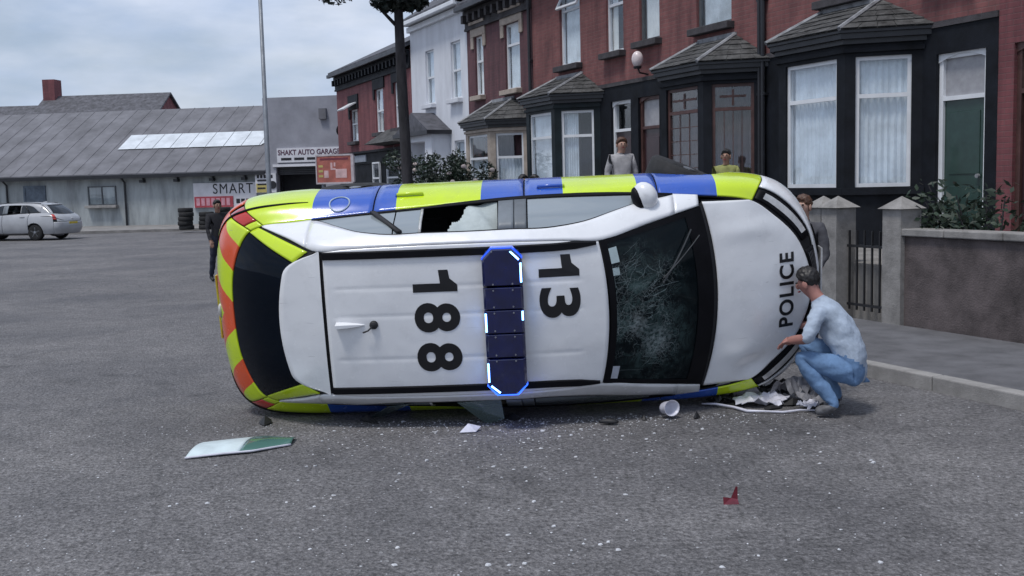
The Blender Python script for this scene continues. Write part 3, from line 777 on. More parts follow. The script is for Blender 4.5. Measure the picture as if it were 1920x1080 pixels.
dq = MB(); dq.box(-16.6,-15.6,-.05,-.001,0,2.1); dq.box(-16.7,-16.6,-.08,-.001,0,2.2); dq.box(-15.6,-15.5,-.08,-.001,0,2.2); dq.box(-16.6,-15.6,-.08,-.001,2.1,2.2); dq.build('side_door', pm('blue_grey_door', (.10,.13,.17), .5, var=.2), ga)
for x in (-23.7,-17.6,-11.2):
    q = MB(); q.tube([(x,-.42,2.5),(x,-.08,2.25),(x,-.08,.05)], .05, 8); q.build('downpipe', M_gutter, ga)
# boards along the pale wall
sg = MB(); sg.box(-7.6,-4.35,-.08,-.002,.92,2.12); s1 = sg.build('sign_board', M_signw, ga)
text_obj('lettering', 'SMART', .70, M_signk, s1, Matrix.Translation((-5.55,-.085,1.80)) @ RX90, .004, .0, 1.18, .86)
q = MB(); q.box(-7.55,-5.55,-.12,-.083,.93,1.46); q.build('red_panel', M_signr, s1)
q = MB(); 
for k in range(7): q.box(-7.45+k*.26,-7.27+k*.26,-.126,-.122,1.02,1.38)
q.build('panel_marks', pm('pink_marks', (.6,.3,.36), .5), s1)
q = MB()
for k, wd in enumerate((.28,.2,.3,.22)): q.box(-5.4+k*.25,-5.4+k*.25+.19,-.086,-.083,1.10,1.32)
q.build('small_lettering', M_signk, s1)
sg = MB(); sg.box(-4.25,-3.2,-.40,-.305,1.58,2.50); s2 = sg.build('price_board', M_signw, ga)
q = MB(); q.box(-4.2,-3.55,-.42,-.402,1.60,2.02); q.build('yellow_panel', M_signy, s2)
q = MB()
for k in range(5): q.box(-4.16+k*.17,-4.04+k*.17,-.408,-.403,2.28,2.44)
for k in range(3): q.box(-4.14,-3.64-.05*k,-.426,-.403,2.14-k*.19,2.22-k*.19)
q.build('small_lettering', M_signk, s2)
q = MB(); q.lathe([(.12,0),(.19,0),(.19,.03),(.12,.03)], 16, 'y', (-3.37,-.432,1.95)); q.build('tyre_emblem', M_gutter, s2)

# far houses beyond, across the side street on the left
for i, (x, y, w_, rz, mt, lb) in enumerate([(-33.5,74,9,-.1,M_red2,'distant dark red brick house left of the garage'),(-44.5,82,9.5,-.05,M_plum,'distant plum brick house at the far left')]):
    h = empty('house', (x,y,0), rz); tag(h, lb, 'house')
    m = MB(); holes = [(1.2,2.3,3.6,5.2),(5.6,6.7,3.6,5.2),(1.2,2.8,.9,2.5),(5.6,6.5,.1,2.4)]; wall_cells(m,0,w_,0,6,holes)
    m.quad((0,0,0),(0,8,0),(0,8,6),(0,0,6)); m.quad((w_,0,0),(w_,0,6),(w_,8,6),(w_,8,0)); m.add([(w_,0,6),(w_,8,6),(w_,4,8.6)],[(0,1,2)]); m.add([(0,0,6),(0,8,6),(0,4,8.6)],[(0,1,2)])
    m.build('wall', mt, h, fix=False)
    for a, b_, c_, d_ in holes[:3]: window(h, TR(a,.08,c_), b_-a, d_-c_, M_upvc, .55, M_net, 'sides', sill=M_dkstone)
    q = MB(); a,b_,c_,d_ = holes[3]; q.box(a,b_,.1,.14,c_,d_); q.build('door', M_door, h)
    q = MB(); q.add([(-.2,-.3,5.9),(w_+.2,-.3,5.9),(w_+.2,4,8.75),(-.2,4,8.75),(-.2,8.3,5.9),(w_+.2,8.3,5.9)], [(0,1,2,3),(3,2,5,4)]); ro = q.build('roof', M_slate, h, solid=.12)
    q = MB(); q.box(-.1,.8,3.5,4.5,8,9.9); q.build('chimney', mt, ro)

# ------------------------------------------------------------------ lamp post, street tree, shrubs, board, bin
M_post = pm('galvanised_post', (.20,.22,.25), .5, metal=.3, var=.15, scale=3)
lp = empty('lamp_post', (-7.4, 33, 0)); tag(lp, 'tall slim grey street lamp post before the garage', 'lamp post')
m = MB(); m.lathe([(.11,0),(.11,1.25),(.075,1.35),(.055,9.2)], 12); m.build('column', M_post, lp, smooth=True)
m = MB(); m.box(-.05,.05,-.118,-.105,.5,1.0); m.build('service_door', M_gutter, lp)
m = MB(); m.tube([(0,0,9.1),(0,-.1,9.5),(0,-.7,9.75),(0,-1.3,9.8)], .035, 8); m.build('bracket_arm', M_post, lp, smooth=True)
m = MB(); m.ell((0,-1.6,9.8),(.16,.42,.1)); m.build('lantern', M_gutter, lp, smooth=True)

M_bark = pm('dark_bark', (.035,.033,.038), .9, var=.35, scale=6, bump=.8, bscale=35, stretch=(1,1,.25))
M_leafd = pm('dark_leaves', (.020,.032,.026), .55, var=.4, scale=2.5)
M_leafg = pm('rose_leaves', (.026,.046,.028), .55, var=.4, scale=3)
M_petal = pm('pale_blossom', (.55,.47,.45), .7, var=.15, scale=8)
def leaf_cloud(centres, n, size, rnd, flat=.5):
    m = MB()
    for i in range(n):
        c, r = centres[rnd.randrange(len(centres))]
        while True:
            d = Vector((rnd.uniform(-1,1),rnd.uniform(-1,1),rnd.uniform(-1,1)))
            if .15 < d.length < 1: break
        p = Vector(c)+Vector((d.x*r[0],d.y*r[1],d.z*r[2]))
        a = Vector((rnd.uniform(-1,1),rnd.uniform(-1,1),rnd.uniform(-.8,.5))).normalized()
        b = a.cross(Vector((rnd.uniform(-1,1),rnd.uniform(-1,1),rnd.uniform(-1,1)))).normalized()
        s_ = size*rnd.uniform(.6,1.35)
        q = [p-a*s_, p+b*s_*flat*.8-a*s_*.1, p+a*s_, p-b*s_*flat*.8+a*s_*.1]
        m.add(q, [(0,1,2,3)])
    return m
rt = random.Random(3)
tr = empty('street_tree', tuple(st(-.15, 4.0, .12))); tag(tr, 'slim dark street tree in front of the white house', 'tree')
m = MB(); m.tube([(0,0,-.05),(.02,0,.4),(.0,.02,2.2),(-.04,0,4.0),(-.06,.02,5.4),(-.03,0,6.6)], [.19,.135,.12,.115,.10,.07], 12)
tk = m.build('trunk', M_bark, tr, smooth=True)
cen = []
for k in range(11):
    an = 2*PI*k/11+rt.uniform(-.3,.3); rr = rt.uniform(.5,1.6); zz = rt.uniform(5.9,8.3)
    e = Vector((math.cos(an)*rr, math.sin(an)*rr, zz)); z0 = rt.uniform(4.9,6.4)
    q = MB(); q.tube([(-.05,0,z0), (e.x*.45,e.y*.45,(z0+zz)/2+.15), tuple(e)], [.05,.03,.012], 6); q.build('branch', M_bark, tk, smooth=True)
    cen.append((e,(rt.uniform(.45,.75),rt.uniform(.45,.75),rt.uniform(.35,.6))))
cen.append(((-.25,0,5.70),(.40,.4,.22))); cen.append(((.2,.1,5.72),(.4,.45,.22))); cen.append(((0,.0,6.1),(.8,.7,.3))); cen.append(((0,.0,5.75),(.45,.4,.2)))
leaf_cloud(cen, 9000, .085, rt).build('crown', M_leafd, tr, fix=False)

def shrub(label, s, n, z, w_, h_, cnt, flowers, seed, leafm):
    r = random.Random(seed); e = empty('rose_bush' if flowers else 'garden_shrub', tuple(st(s,n,z))); tag(e, label, 'bush')
    stm = MB(); cen = []
    for k in range(13):
        x = r.uniform(-.5,.5)*w_; y = r.uniform(-.3,.3); zz = h_*r.uniform(.55,1.05)
        stm.tube([(x*.3,y*.3,0),(x*.7,y*.8,zz*.5),(x,y,zz)], [.022,.014,.006], 5)
        cen.append(((x,y,zz*.8),(.3,.3,.32))); cen.append(((x*.8,y,zz*.4),(.35,.32,.35)))
    stm.build('stems', M_bark, e)
    leaf_cloud(cen, cnt, .055, r).build('foliage', leafm, e, fix=False)
    if flowers:
        for k in range(flowers):
            c, rr = cen[r.randrange(len(cen))]
            q = MB(); q.ell((0,0,0),(.07,.07,.055),8,5,fn=lambda x,y,z: (x*(1+.2*math.sin(5*math.atan2(y,x))),y*(1+.2*math.sin(5*math.atan2(y,x))),z))
            o = q.build('blossom', M_petal, e); o.location = (c[0]+r.uniform(-.3,.3), c[1]-.25+r.uniform(-.1,.1), c[2]+r.uniform(-.2,.25))
shrub('leafy rose bush with pale blossoms before the white porch', -5.2, 1.7, .75, 1.9, 2.1, 7000, 14, 5, M_leafg)
shrub('rose bush with pale blossoms right of the white porch', -3.2, 1.7, .75, 1.7, 1.85, 6500, 12, 8, M_leafg)
shrub('dark garden shrub behind the wall at the right end', 9.4, 1.9, .75, 1.3, .8, 1300, 0, 9, M_leafd)
shrub('low green shrub by the gate post at the far right', 13.9, 1.9, .75, 1.5, .9, 1300, 0, 12, M_leafg)

# red advertising board before the corner house
bd = empty('advertising_board', tuple(st(-9.6, 3.1, .12)), HRZ+.72); tag(bd, 'faded orange red advertising board on posts beside the corner house', 'sign')
M_board = pm('faded_red_board', (.42,.13,.10), .6, var=.2, scale=4)
m = MB(); m.box(-.62,.62,-.04,0,1.82,2.62); bo = m.build('board', M_board, bd)
m = MB(); m.box(-.66,.68,-.055,.015,2.62,2.67); m.box(-.66,.68,-.055,.015,1.77,1.82); m.box(-.66,-.62,-.055,.015,1.82,2.62); m.box(.62,.72,-.055,.015,1.82,2.62); m.build('frame', pm('pale_board_frame', (.5,.45,.47), .6), bo)
m = MB()
for k in range(3): m.box(-.56,-.40,-.046,-.041,1.98+k*.15,2.05+k*.15)
m.build('yellow_marks', M_signy, bo)
m = MB(); m.box(-.12,-.05,-.046,-.041,2.20,2.42); m.box(-.05,.06,-.046,-.041,2.20,2.25); m.box(.0,.06,-.046,-.041,2.30,2.42); m.box(.06,.46,-.046,-.041,1.95,2.22); m.box(-.36,-.2,-.046,-.041,1.96,2.18)
m.build('pale_marks', pm('pale_pink_print', (.62,.42,.42), .6), bo)
m = MB(); m.box(-.5,.52,-.046,-.041,2.50,2.56); m.build('top_line', pm('dark_red_print', (.16,.03,.05), .6), bo)
m = MB(); m.box(-.5,-.42,.0,.07,0,2.6); m.box(.42,.5,.0,.07,0,2.6); m.build('posts', M_post, bd)


# stacked tyres outside the garage
M_tyre = pm('old_tyre', (.018,.018,.019), .8, var=.25, scale=10)
tb_ = MB(); tb_.lathe([(.19,-.08),(.29,-.095),(.315,-.06),(.315,.06),(.29,.095),(.19,.08),(.17,0),(.19,-.08)], 20); t0 = tb_.build('tyre', M_tyre, smooth=True)
first = True
for sx, sy, n_, where in ((-12.1,45.2,5,'stack nearest the overturned car'),(-12.9,45.4,4,'middle stack before the sign'),(-13.8,45.5,5,'left stack before the sign')):
    for k in range(n_):
        o = t0 if first else t0.copy()
        if not first: COL.objects.link(o)
        first = False
        o.location = (sx+rt.uniform(-.03,.03), sy+rt.uniform(-.03,.03), .12+.1+k*.185)
        pos = 'bottom' if k == 0 else 'top' if k == n_-1 else ('second','third','fourth')[k-1] + ' from bottom'
        tag(o, 'old black tyre, %s of the %s' % (pos, where), 'tyre', 'tyres stacked outside the garage')
# ------------------------------------------------------------------ the overturned police estate car
# car frame: x forward, y to its left, z up; the car lies on its right side, roof to the camera
def rotm(ax, a): return Matrix.Rotation(a, 4, Vector(ax))
B0 = Matrix(((1,0,0,0),(0,0,-1,0),(0,1,0,0),(0,0,0,1)))
CAR_YAW, CAR_PIT, CAR_TILT = -.030, -.0185, .122
CM = Matrix.Translation((.039, 9.2, 1.008)) @ rotm((0,0,1),CAR_YAW) @ rotm((0,1,0),CAR_PIT) @ rotm((1,0,0),CAR_TILT) @ B0
car = empty('police_car'); car.matrix_world = CM
tag(car, 'white police estate car with blue and yellow checks lying on its side', 'car')

def A(l): return np.array(l, float)
# five height levels of the body ring, 15 columns from rear centre round the left side to nose centre
LV = np.stack([
 A([(-2.19,0,1.0),(-2.165,.33,1.005),(-2.05,.60,1.03),(-1.90,.70,1.05),(-1.62,.725,1.065),(-1.28,.755,1.06),(-.6,.795,1.045),(.1,.832,1.015),(.8,.826,.98),(1.42,.785,.945),(1.82,.725,.885),(2.04,.585,.835),(2.225,.40,.79),(2.33,.17,.77),(2.345,0,.765)]),
 A([(-2.31,0,.88),(-2.29,.35,.885),(-2.21,.655,.90),(-2.05,.79,.925),(-1.75,.842,.935),(-1.28,.858,.925),(-.6,.868,.91),(.1,.878,.895),(.8,.876,.875),(1.42,.866,.855),(1.88,.815,.80),(2.13,.685,.75),(2.32,.455,.715),(2.395,.18,.70),(2.405,0,.695)]),
 A([(-2.385,0,.70),(-2.37,.37,.70),(-2.30,.68,.70),(-2.12,.83,.70),(-1.82,.892,.70),(-1.28,.908,.70),(-.6,.912,.70),(.1,.912,.69),(.8,.91,.68),(1.42,.905,.67),(1.93,.855,.65),(2.19,.725,.63),(2.36,.47,.61),(2.435,.19,.60),(2.445,0,.60)]),
 A([(-2.40,0,.46),(-2.385,.38,.46),(-2.31,.69,.46),(-2.13,.835,.46),(-1.82,.885,.46),(-1.28,.90,.45),(-.6,.902,.44),(.1,.902,.44),(.8,.902,.44),(1.42,.90,.44),(1.95,.86,.44),(2.21,.735,.44),(2.375,.47,.44),(2.445,.19,.44),(2.455,0,.44)]),
 A([(-2.30,0,.24),(-2.29,.36,.24),(-2.22,.64,.24),(-2.06,.77,.24),(-1.80,.82,.235),(-1.28,.83,.23),(-.6,.83,.22),(.1,.83,.22),(.8,.83,.22),(1.42,.83,.22),(1.92,.79,.23),(2.14,.68,.24),(2.26,.44,.25),(2.31,.18,.25),(2.315,0,.25)])])
LX = np.concatenate([LV[:, 1:2]*[1,-1,1], LV, LV[:, -2:-1]*[1,-1,1]], axis=1)   # mirrored ghost columns
def lower(u, v):
    i = min(int(min(max(v,0),4)), 3)
    return cr(A([cr(LX[k], u+1) for k in range(5)]), v)
_us = np.linspace(0, 14, 281)
_x2 = A([cr(LX[2], u+1)[0] for u in _us]); _b = A([cr(LX[0], u+1) for u in _us])
def U(x): return float(np.interp(x, _x2, _us))
def belt(x): return np.interp(x, _b[:,0], _b[:,1]), np.interp(x, _b[:,0], _b[:,2])
# roof edge / pillar line seen from the side
Tt = cinterp([-1.90,-1.66,-1.42,-1.2,-.8,-.3,.1,.4,.645,1.04,1.435],
  [(.70,1.05),(.634,1.235),(.556,1.398),(.568,1.425),(.578,1.443),(.58,1.449),(.575,1.442),(.563,1.42),(.545,1.388),(.628,1.20),(.71,1.0)])
def sidep(x, w):
    yb, zb = belt(x); yt, zt = Tt(x)
    h = (zt-zb)/.43
    return np.array([x, yb+(yt-yb)*w + .040*h*math.sin(PI*min(1,max(0,w))**1.5), zb+(zt-zb)*w])
WT = cinterp([-1.50,-1.40,-1.30,-1.16,-1.0,-.6,0,.3,.57,.78,.95,1.24], [1.066,1.12,1.20,1.295,1.345,1.372,1.372,1.352,1.275,1.165,1.075,.965])
def wt(x):
    yb, zb = belt(x); yt, zt = Tt(x)
    return min(.86, max(.04, (WT(x)-zb)/(zt-zb)))
def wb(x): return .045
zc = cinterp([-1.78,-1.6,-1.4,-1.0,-.4,.1,.45,.72], [1.385,1.41,1.445,1.472,1.487,1.481,1.462,1.432])
yT = lambda x: float(Tt(max(x,-1.42))[0]) if x < .645 else .545
zT = lambda x: float(Tt(x)[1]) if -1.42 <= x <= .645 else (1.388 if x > 0 else 1.398-(-1.42-x)*.12)
def roofz_(x, y):
    a = min(1.05, abs(y)/yT(x)); c = zc(x)
    g = 0.0
    for r in (.27,-.27,.06): g -= .0035*math.exp(-((y-r)/.012)**2) if -1.3 < x < .5 else 0
    return c-(c-zT(x))*a**2.3+g
def roofp(x, a):
    return np.array([x, a*yT(x), roofz_(x, a*yT(x))])
def ws(a, b):
    lo = A((1.535-.10*a*a, .71*a, 1.035-.035*a*a)); hi = A((.707-.062*a*a, .545*a, 1.434-.046*a*a))
    return lo+(hi-lo)*b + A((.42,0,.9))*.035*math.sin(PI*b)*(1-a*a)
def rear(a, b):
    s_ = 1 if a >= 0 else -1; aa = abs(a)
    lo = lower(3*aa, 0); hi = A((-1.69+.27*aa**4, .556*aa, 1.375+.023*aa**4))
    p = lo+(hi-lo)*b + A((-.8,0,.6))*.03*math.sin(PI*b)*(1-aa**4)
    return A((p[0], p[1]*s_, p[2]))
def hood(a, b):
    s_ = 1 if a >= 0 else -1; aa = abs(a)
    lo = A((1.565-.11*aa*aa, .742*aa, 1.012-.058*aa*aa))
    hi = lower(14-4.0*aa**.85, 0)
    p = lo+(hi-lo)*b
    p[2] += .045*math.sin(PI*b)*(1-aa**2.5) + .012*math.exp(-((aa-.62)/.10)**2)*math.sin(PI*b)
    dent = math.exp(-((a+.72)/.16)**2-((b-.72)/.22)**2)          # crumpled lower front corner
    p[2] -= .035*dent; p[0] -= .02*dent
    return A((p[0], p[1]*s_, p[2]))

def grid(fn, us, vs, flip=False):
    m = MB(); nu, nv = len(us), len(vs)
    V = [fn(u, v) for u in us for v in vs]
    F = []
    for i in range(nu-1):
        for j in range(nv-1):
            q = (i*nv+j, (i+1)*nv+j, (i+1)*nv+j+1, i*nv+j+1)
            F.append(q[::-1] if flip else q)
    m.add(V, F); return m
def ls(a, b, n): return [a+(b-a)*i/n for i in range(n+1)]
def mir(fn): return lambda u, v: fn(u, v)*A((1,-1,1))
def cbuild(m, name, mat, parent=None, solid=0.0, smooth=True):
    o = m.build(name, mat, parent or car, smooth=smooth, fix=False)
    if solid:
        b = o.modifiers.new('thickness', 'SOLIDIFY'); b.thickness = solid; b.offset = -1
    return o

# ---- car materials (object coordinates are car coordinates)
YEL, BLU, WHT = (.56,.74,.010), (.025,.095,.46), (.77,.78,.80)
def livery_mat(name, mode):
    m, nt, b = base_mat(name); L = nt.links.new
    tcn = N(nt, 'ShaderNodeTexCoord'); sp = N(nt, 'ShaderNodeSeparateXYZ'); L(tcn.outputs['Object'], sp.inputs[0])
    n1 = N(nt, 'ShaderNodeTexNoise'); n1.inputs['Scale'].default_value = 2.5; n1.inputs['Detail'].default_value = 7; L(tcn.outputs['Object'], n1.inputs['Vector'])
    dirt = N(nt, 'ShaderNodeValToRGB'); dirt.color_ramp.elements[0].position = .25; dirt.color_ramp.elements[0].color = (.90,.90,.90,1); dirt.color_ramp.elements[1].position = .6; dirt.color_ramp.elements[1].color = (1,1,1,1)
    L(n1.outputs['Fac'], dirt.inputs['Fac'])
    if mode == 'check':
        mr = N(nt, 'ShaderNodeMapRange'); mr.inputs['From Min'].default_value = -2.5; mr.inputs['From Max'].default_value = 2.5; L(sp.outputs['X'], mr.inputs['Value'])
        rp = N(nt, 'ShaderNodeValToRGB'); rp.color_ramp.interpolation = 'CONSTANT'
        stops = [(-2.5,YEL),(-1.52,BLU),(-.86,YEL),(-.225,BLU),(.41,YEL),(.97,BLU),(1.58,YEL),(2.0,WHT)]
        el = rp.color_ramp.elements
        while len(el) < len(stops): el.new(.5)
        for e, (x, c) in zip(el, stops): e.position = (x+2.5)/5; 
        for e, (x, c) in zip(sorted(el, key=lambda q: q.position), stops): e.color = (*c, 1)
        L(mr.outputs['Result'], rp.inputs['Fac'])
        gt = N(nt, 'ShaderNodeMath', operation='GREATER_THAN'); gt.inputs[1].default_value = .50; L(sp.outputs['Z'], gt.inputs[0])
        mx = N(nt, 'ShaderNodeMixRGB'); mx.inputs['Color1'].default_value = (*WHT,1); L(gt.outputs[0], mx.inputs['Fac']); L(rp.outputs['Color'], mx.inputs['Color2'])
        col = mx.outputs['Color']
    elif mode == 'chevron':
        ab = N(nt, 'ShaderNodeMath', operation='ABSOLUTE'); L(sp.outputs['Y'], ab.inputs[0])
        ad = N(nt, 'ShaderNodeMath', operation='ADD'); L(ab.outputs[0], ad.inputs[0]); L(sp.outputs['Z'], ad.inputs[1])
        a2 = N(nt, 'ShaderNodeMath', operation='ADD'); L(ad.outputs[0], a2.inputs[0]); a2.inputs[1].default_value = .02
        dv = N(nt, 'ShaderNodeMath', operation='DIVIDE'); L(a2.outputs[0], dv.inputs[0]); dv.inputs[1].default_value = .46
        fr = N(nt, 'ShaderNodeMath', operation='FRACT'); L(dv.outputs[0], fr.inputs[0])
        gt = N(nt, 'ShaderNodeMath', operation='GREATER_THAN'); gt.inputs[1].default_value = .45; L(fr.outputs[0], gt.inputs[0])
        mx = N(nt, 'ShaderNodeMixRGB'); mx.inputs['Color1'].default_value = (.70,.085,.018,1); mx.inputs['Color2'].default_value = (*YEL,1); L(gt.outputs[0], mx.inputs['Fac'])
        col = mx.outputs['Color']
    else:
        rgb = N(nt, 'ShaderNodeRGB'); rgb.outputs[0].default_value = (*mode, 1); col = rgb.outputs[0]
    mm = N(nt, 'ShaderNodeMixRGB', blend_type='MULTIPLY'); mm.inputs['Fac'].default_value = .7
    L(col, mm.inputs['Color1']); L(dirt.outputs['Color'], mm.inputs['Color2']); L(mm.outputs['Color'], b.inputs['Base Color'])
    n2 = N(nt, 'ShaderNodeTexNoise'); n2.inputs['Scale'].default_value = 14; n2.inputs['Detail'].default_value = 5; L(tcn.outputs['Object'], n2.inputs['Vector'])
    mr2 = N(nt, 'ShaderNodeMapRange'); mr2.inputs['To Min'].default_value = .16; mr2.inputs['To Max'].default_value = .34; L(n2.outputs['Fac'], mr2.inputs['Value']); L(mr2.outputs['Result'], b.inputs['Roughness'])
    b.inputs['Coat Weight'].default_value = .6; b.inputs['Coat Roughness'].default_value = .09
    # road dust, scuffs and thin scratches
    ng = N(nt, 'ShaderNodeTexNoise'); ng.inputs['Scale'].default_value = 5.5; ng.inputs['Detail'].default_value = 9; ng.inputs['Roughness'].default_value = .72; L(tcn.outputs['Object'], ng.inputs['Vector'])
    rg_ = N(nt, 'ShaderNodeValToRGB'); rg_.color_ramp.elements[0].position = .50; rg_.color_ramp.elements[0].color = (0,0,0,1); rg_.color_ramp.elements[1].position = .78; rg_.color_ramp.elements[1].color = (.16,.16,.16,1); L(ng.outputs['Fac'], rg_.inputs['Fac'])
    md = N(nt, 'ShaderNodeMixRGB'); md.inputs['Color2'].default_value = (.20,.19,.19,1); L(rg_.outputs['Color'], md.inputs['Fac']); L(mm.outputs['Color'], md.inputs['Color1'])
    mps = N(nt, 'ShaderNodeMapping'); mps.inputs['Scale'].default_value = (1.2,42,20); mps.inputs['Rotation'].default_value = (0,0,.22); L(tcn.outputs['Object'], mps.inputs['Vector'])
    nsx = N(nt, 'ShaderNodeTexNoise'); nsx.inputs['Scale'].default_value = 1.6; nsx.inputs['Detail'].default_value = 3; L(mps.outputs['Vector'], nsx.inputs['Vector'])
    rsx = N(nt, 'ShaderNodeValToRGB'); rsx.color_ramp.elements[0].position = .70; rsx.color_ramp.elements[0].color = (0,0,0,1); rsx.color_ramp.elements[1].position = .76; rsx.color_ramp.elements[1].color = (.35,.35,.35,1); L(nsx.outputs['Fac'], rsx.inputs['Fac'])
    md2 = N(nt, 'ShaderNodeMixRGB'); md2.inputs['Color2'].default_value = (.24,.23,.24,1); L(rsx.outputs['Color'], md2.inputs['Fac']); L(md.outputs['Color'], md2.inputs['Color1']); L(md2.outputs['Color'], b.inputs['Base Color'])
    nb = N(nt, 'ShaderNodeTexNoise'); nb.inputs['Scale'].default_value = 2.8; nb.inputs['Detail'].default_value = 2; L(tcn.outputs['Object'], nb.inputs['Vector'])
    bpn = N(nt, 'ShaderNodeBump'); bpn.inputs['Strength'].default_value = .35; bpn.inputs['Distance'].default_value = .03; L(nb.outputs['Fac'], bpn.inputs['Height']); L(bpn.outputs['Normal'], b.inputs['Normal'])
    return m
P_white = livery_mat('white_car_paint', WHT)
P_check = livery_mat('checked_livery', 'check')
P_chev = livery_mat('rear_chevrons', 'chevron')
P_yel = livery_mat('yellow_reflective', YEL)
P_blk = pm('black_trim', (.006,.006,.008), .5, var=.2, scale=5, spec=.12)
P_matt = pm('matt_black_plastic', (.016,.016,.019), .65, var=.2, scale=8)
P_gap = pm('dark_shut_gap', (.006,.006,.008), .8, var=.1)
P_rubber = pm('tyre_rubber', (.015,.015,.016), .8, var=.2, scale=12, bump=.3, bscale=90)
P_alloy = pm('grey_alloy', (.35,.36,.38), .35, metal=.8, var=.1, scale=6)
P_side = glass_mat('side_glass', (.30,.34,.36), 2.2, .05, (.36,.41,.44), .65)  # pale diffuse body stands in for sky reflected in the glass
P_rearg = glass_mat('dark_rear_glass', (.05,.06,.07), 1.25, .03, (.003,.006,.012), .8)
P_seat = pm('seat_fabric', (.022,.022,.026), .85, var=.25, scale=20)
P_lampr = pm('red_lamp_lens', (.45,.03,.02), .15, var=.1, coat=.6)
P_lampw = pm('clear_lamp_lens', (.50,.50,.50), .12, var=.15, scale=12, coat=.6)
P_bag = pm('airbag_fabric', (.42,.47,.47), .8, var=.12, scale=5, bump=.3, bscale=25)
def ws_mat():
    m = glass_mat('windscreen_glass', (.09,.12,.135), 1.22, .05, (.014,.024,.030), .30)
    nt = m.node_tree; L = nt.links.new
    out = next(n for n in nt.nodes if n.type == 'OUTPUT_MATERIAL'); old = out.inputs['Surface'].links[0].from_socket
    tcn = N(nt, 'ShaderNodeTexCoord')
    vo = N(nt, 'ShaderNodeTexVoronoi'); vo.feature = 'DISTANCE_TO_EDGE'; vo.inputs['Scale'].default_value = 34
    nw = N(nt, 'ShaderNodeTexNoise'); nw.inputs['Scale'].default_value = 9; nw.inputs['Detail'].default_value = 4
    L(tcn.outputs['Object'], nw.inputs['Vector'])
    mxv = N(nt, 'ShaderNodeMixRGB'); mxv.inputs['Fac'].default_value = .12; L(tcn.outputs['Object'], mxv.inputs['Color1']); L(nw.outputs['Color'], mxv.inputs['Color2']); L(mxv.outputs['Color'], vo.inputs['Vector'])
    r1 = N(nt, 'ShaderNodeValToRGB'); r1.color_ramp.elements[0].position = 0; r1.color_ramp.elements[0].color = (1,1,1,1); r1.color_ramp.elements[1].position = .05; r1.color_ramp.elements[1].color = (0,0,0,1)
    L(vo.outputs['Distance'], r1.inputs['Fac'])
    def spot(c, r0, r1_):
        vd = N(nt, 'ShaderNodeVectorMath', operation='DISTANCE'); vd.inputs[1].default_value = c; L(tcn.outputs['Object'], vd.inputs[0])
        mr = N(nt, 'ShaderNodeMapRange'); mr.inputs['From Min'].default_value = r1_; mr.inputs['From Max'].default_value = r0; mr.inputs['To Min'].default_value = 0; mr.inputs['To Max'].default_value = 1
        L(vd.outputs['Value'], mr.inputs['Value']); return mr.outputs['Result']
    p1, p2 = ws(-.42,.56), ws(.05,.78)
    a = spot(tuple(p1), .05, .42); b_ = spot(tuple(p2), .12, .55)
    mxm = N(nt, 'ShaderNodeMath', operation='MAXIMUM'); L(a, mxm.inputs[0]); L(b_, mxm.inputs[1])
    nl = N(nt, 'ShaderNodeTexNoise'); nl.inputs['Scale'].default_value = 5; nl.inputs['Detail'].default_value = 5; L(tcn.outputs['Object'], nl.inputs['Vector'])
    rr = N(nt, 'ShaderNodeValToRGB'); rr.color_ramp.elements[0].position = .42; rr.color_ramp.elements[1].position = .66; L(nl.outputs['Fac'], rr.inputs['Fac'])
    mu = N(nt, 'ShaderNodeMath', operation='MULTIPLY'); L(r1.outputs['Color'], mu.inputs[0]); L(mxm.outputs[0], mu.inputs[1])
    mu2 = N(nt, 'ShaderNodeMath', operation='MULTIPLY'); L(mu.outputs[0], mu2.inputs[0]); L(rr.outputs['Color'], mu2.inputs[1])
    core = spot(tuple(p1), 0.0, .15); core2 = spot(tuple(ws(-.19,.75)), 0.0, .12)
    cs = N(nt, 'ShaderNodeMath', operation='ADD'); L(core, cs.inputs[0]); L(core2, cs.inputs[1])
    cs2 = N(nt, 'ShaderNodeMath', operation='MULTIPLY'); L(cs.outputs[0], cs2.inputs[0])
    ncr = N(nt, 'ShaderNodeTexNoise'); ncr.inputs['Scale'].default_value = 38; ncr.inputs['Detail'].default_value = 6; L(tcn.outputs['Object'], ncr.inputs['Vector'])
    rcr = N(nt, 'ShaderNodeValToRGB'); rcr.color_ramp.elements[0].position = .40; rcr.color_ramp.elements[1].position = .66; L(ncr.outputs['Fac'], rcr.inputs['Fac']); L(rcr.outputs['Color'], cs2.inputs[1])
    ad = N(nt, 'ShaderNodeMath', operation='ADD'); ad.use_clamp = True; L(mu2.outputs[0], ad.inputs[0]); L(cs2.outputs[0], ad.inputs[1])
    sc_ = N(nt, 'ShaderNodeMath', operation='MULTIPLY'); sc_.inputs[1].default_value = .55; L(ad.outputs[0], sc_.inputs[0])
    df = N(nt, 'ShaderNodeBsdfDiffuse'); df.inputs['Color'].default_value = (.55,.62,.62,1)
    # greenish craze mottling of the laminated sheet
    nm = N(nt, 'ShaderNodeTexNoise'); nm.inputs['Scale'].default_value = 7; nm.inputs['Detail'].default_value = 10; nm.inputs['Roughness'].default_value = .75; nm.inputs['Distortion'].default_value = .8; L(tcn.outputs['Object'], nm.inputs['Vector'])
    rm = N(nt, 'ShaderNodeValToRGB'); rm.color_ramp.elements[0].position = .44; rm.color_ramp.elements[0].color = (0,0,0,1); rm.color_ramp.elements[1].position = .72; rm.color_ramp.elements[1].color = (.75,.75,.75,1); L(nm.outputs['Fac'], rm.inputs['Fac'])
    mk = N(nt, 'ShaderNodeMath', operation='MULTIPLY'); L(rm.outputs['Color'], mk.inputs[0]); L(mxm.outputs[0], mk.inputs[1])
    dg_ = N(nt, 'ShaderNodeBsdfDiffuse'); dg_.inputs['Color'].default_value = (.12,.19,.185,1)
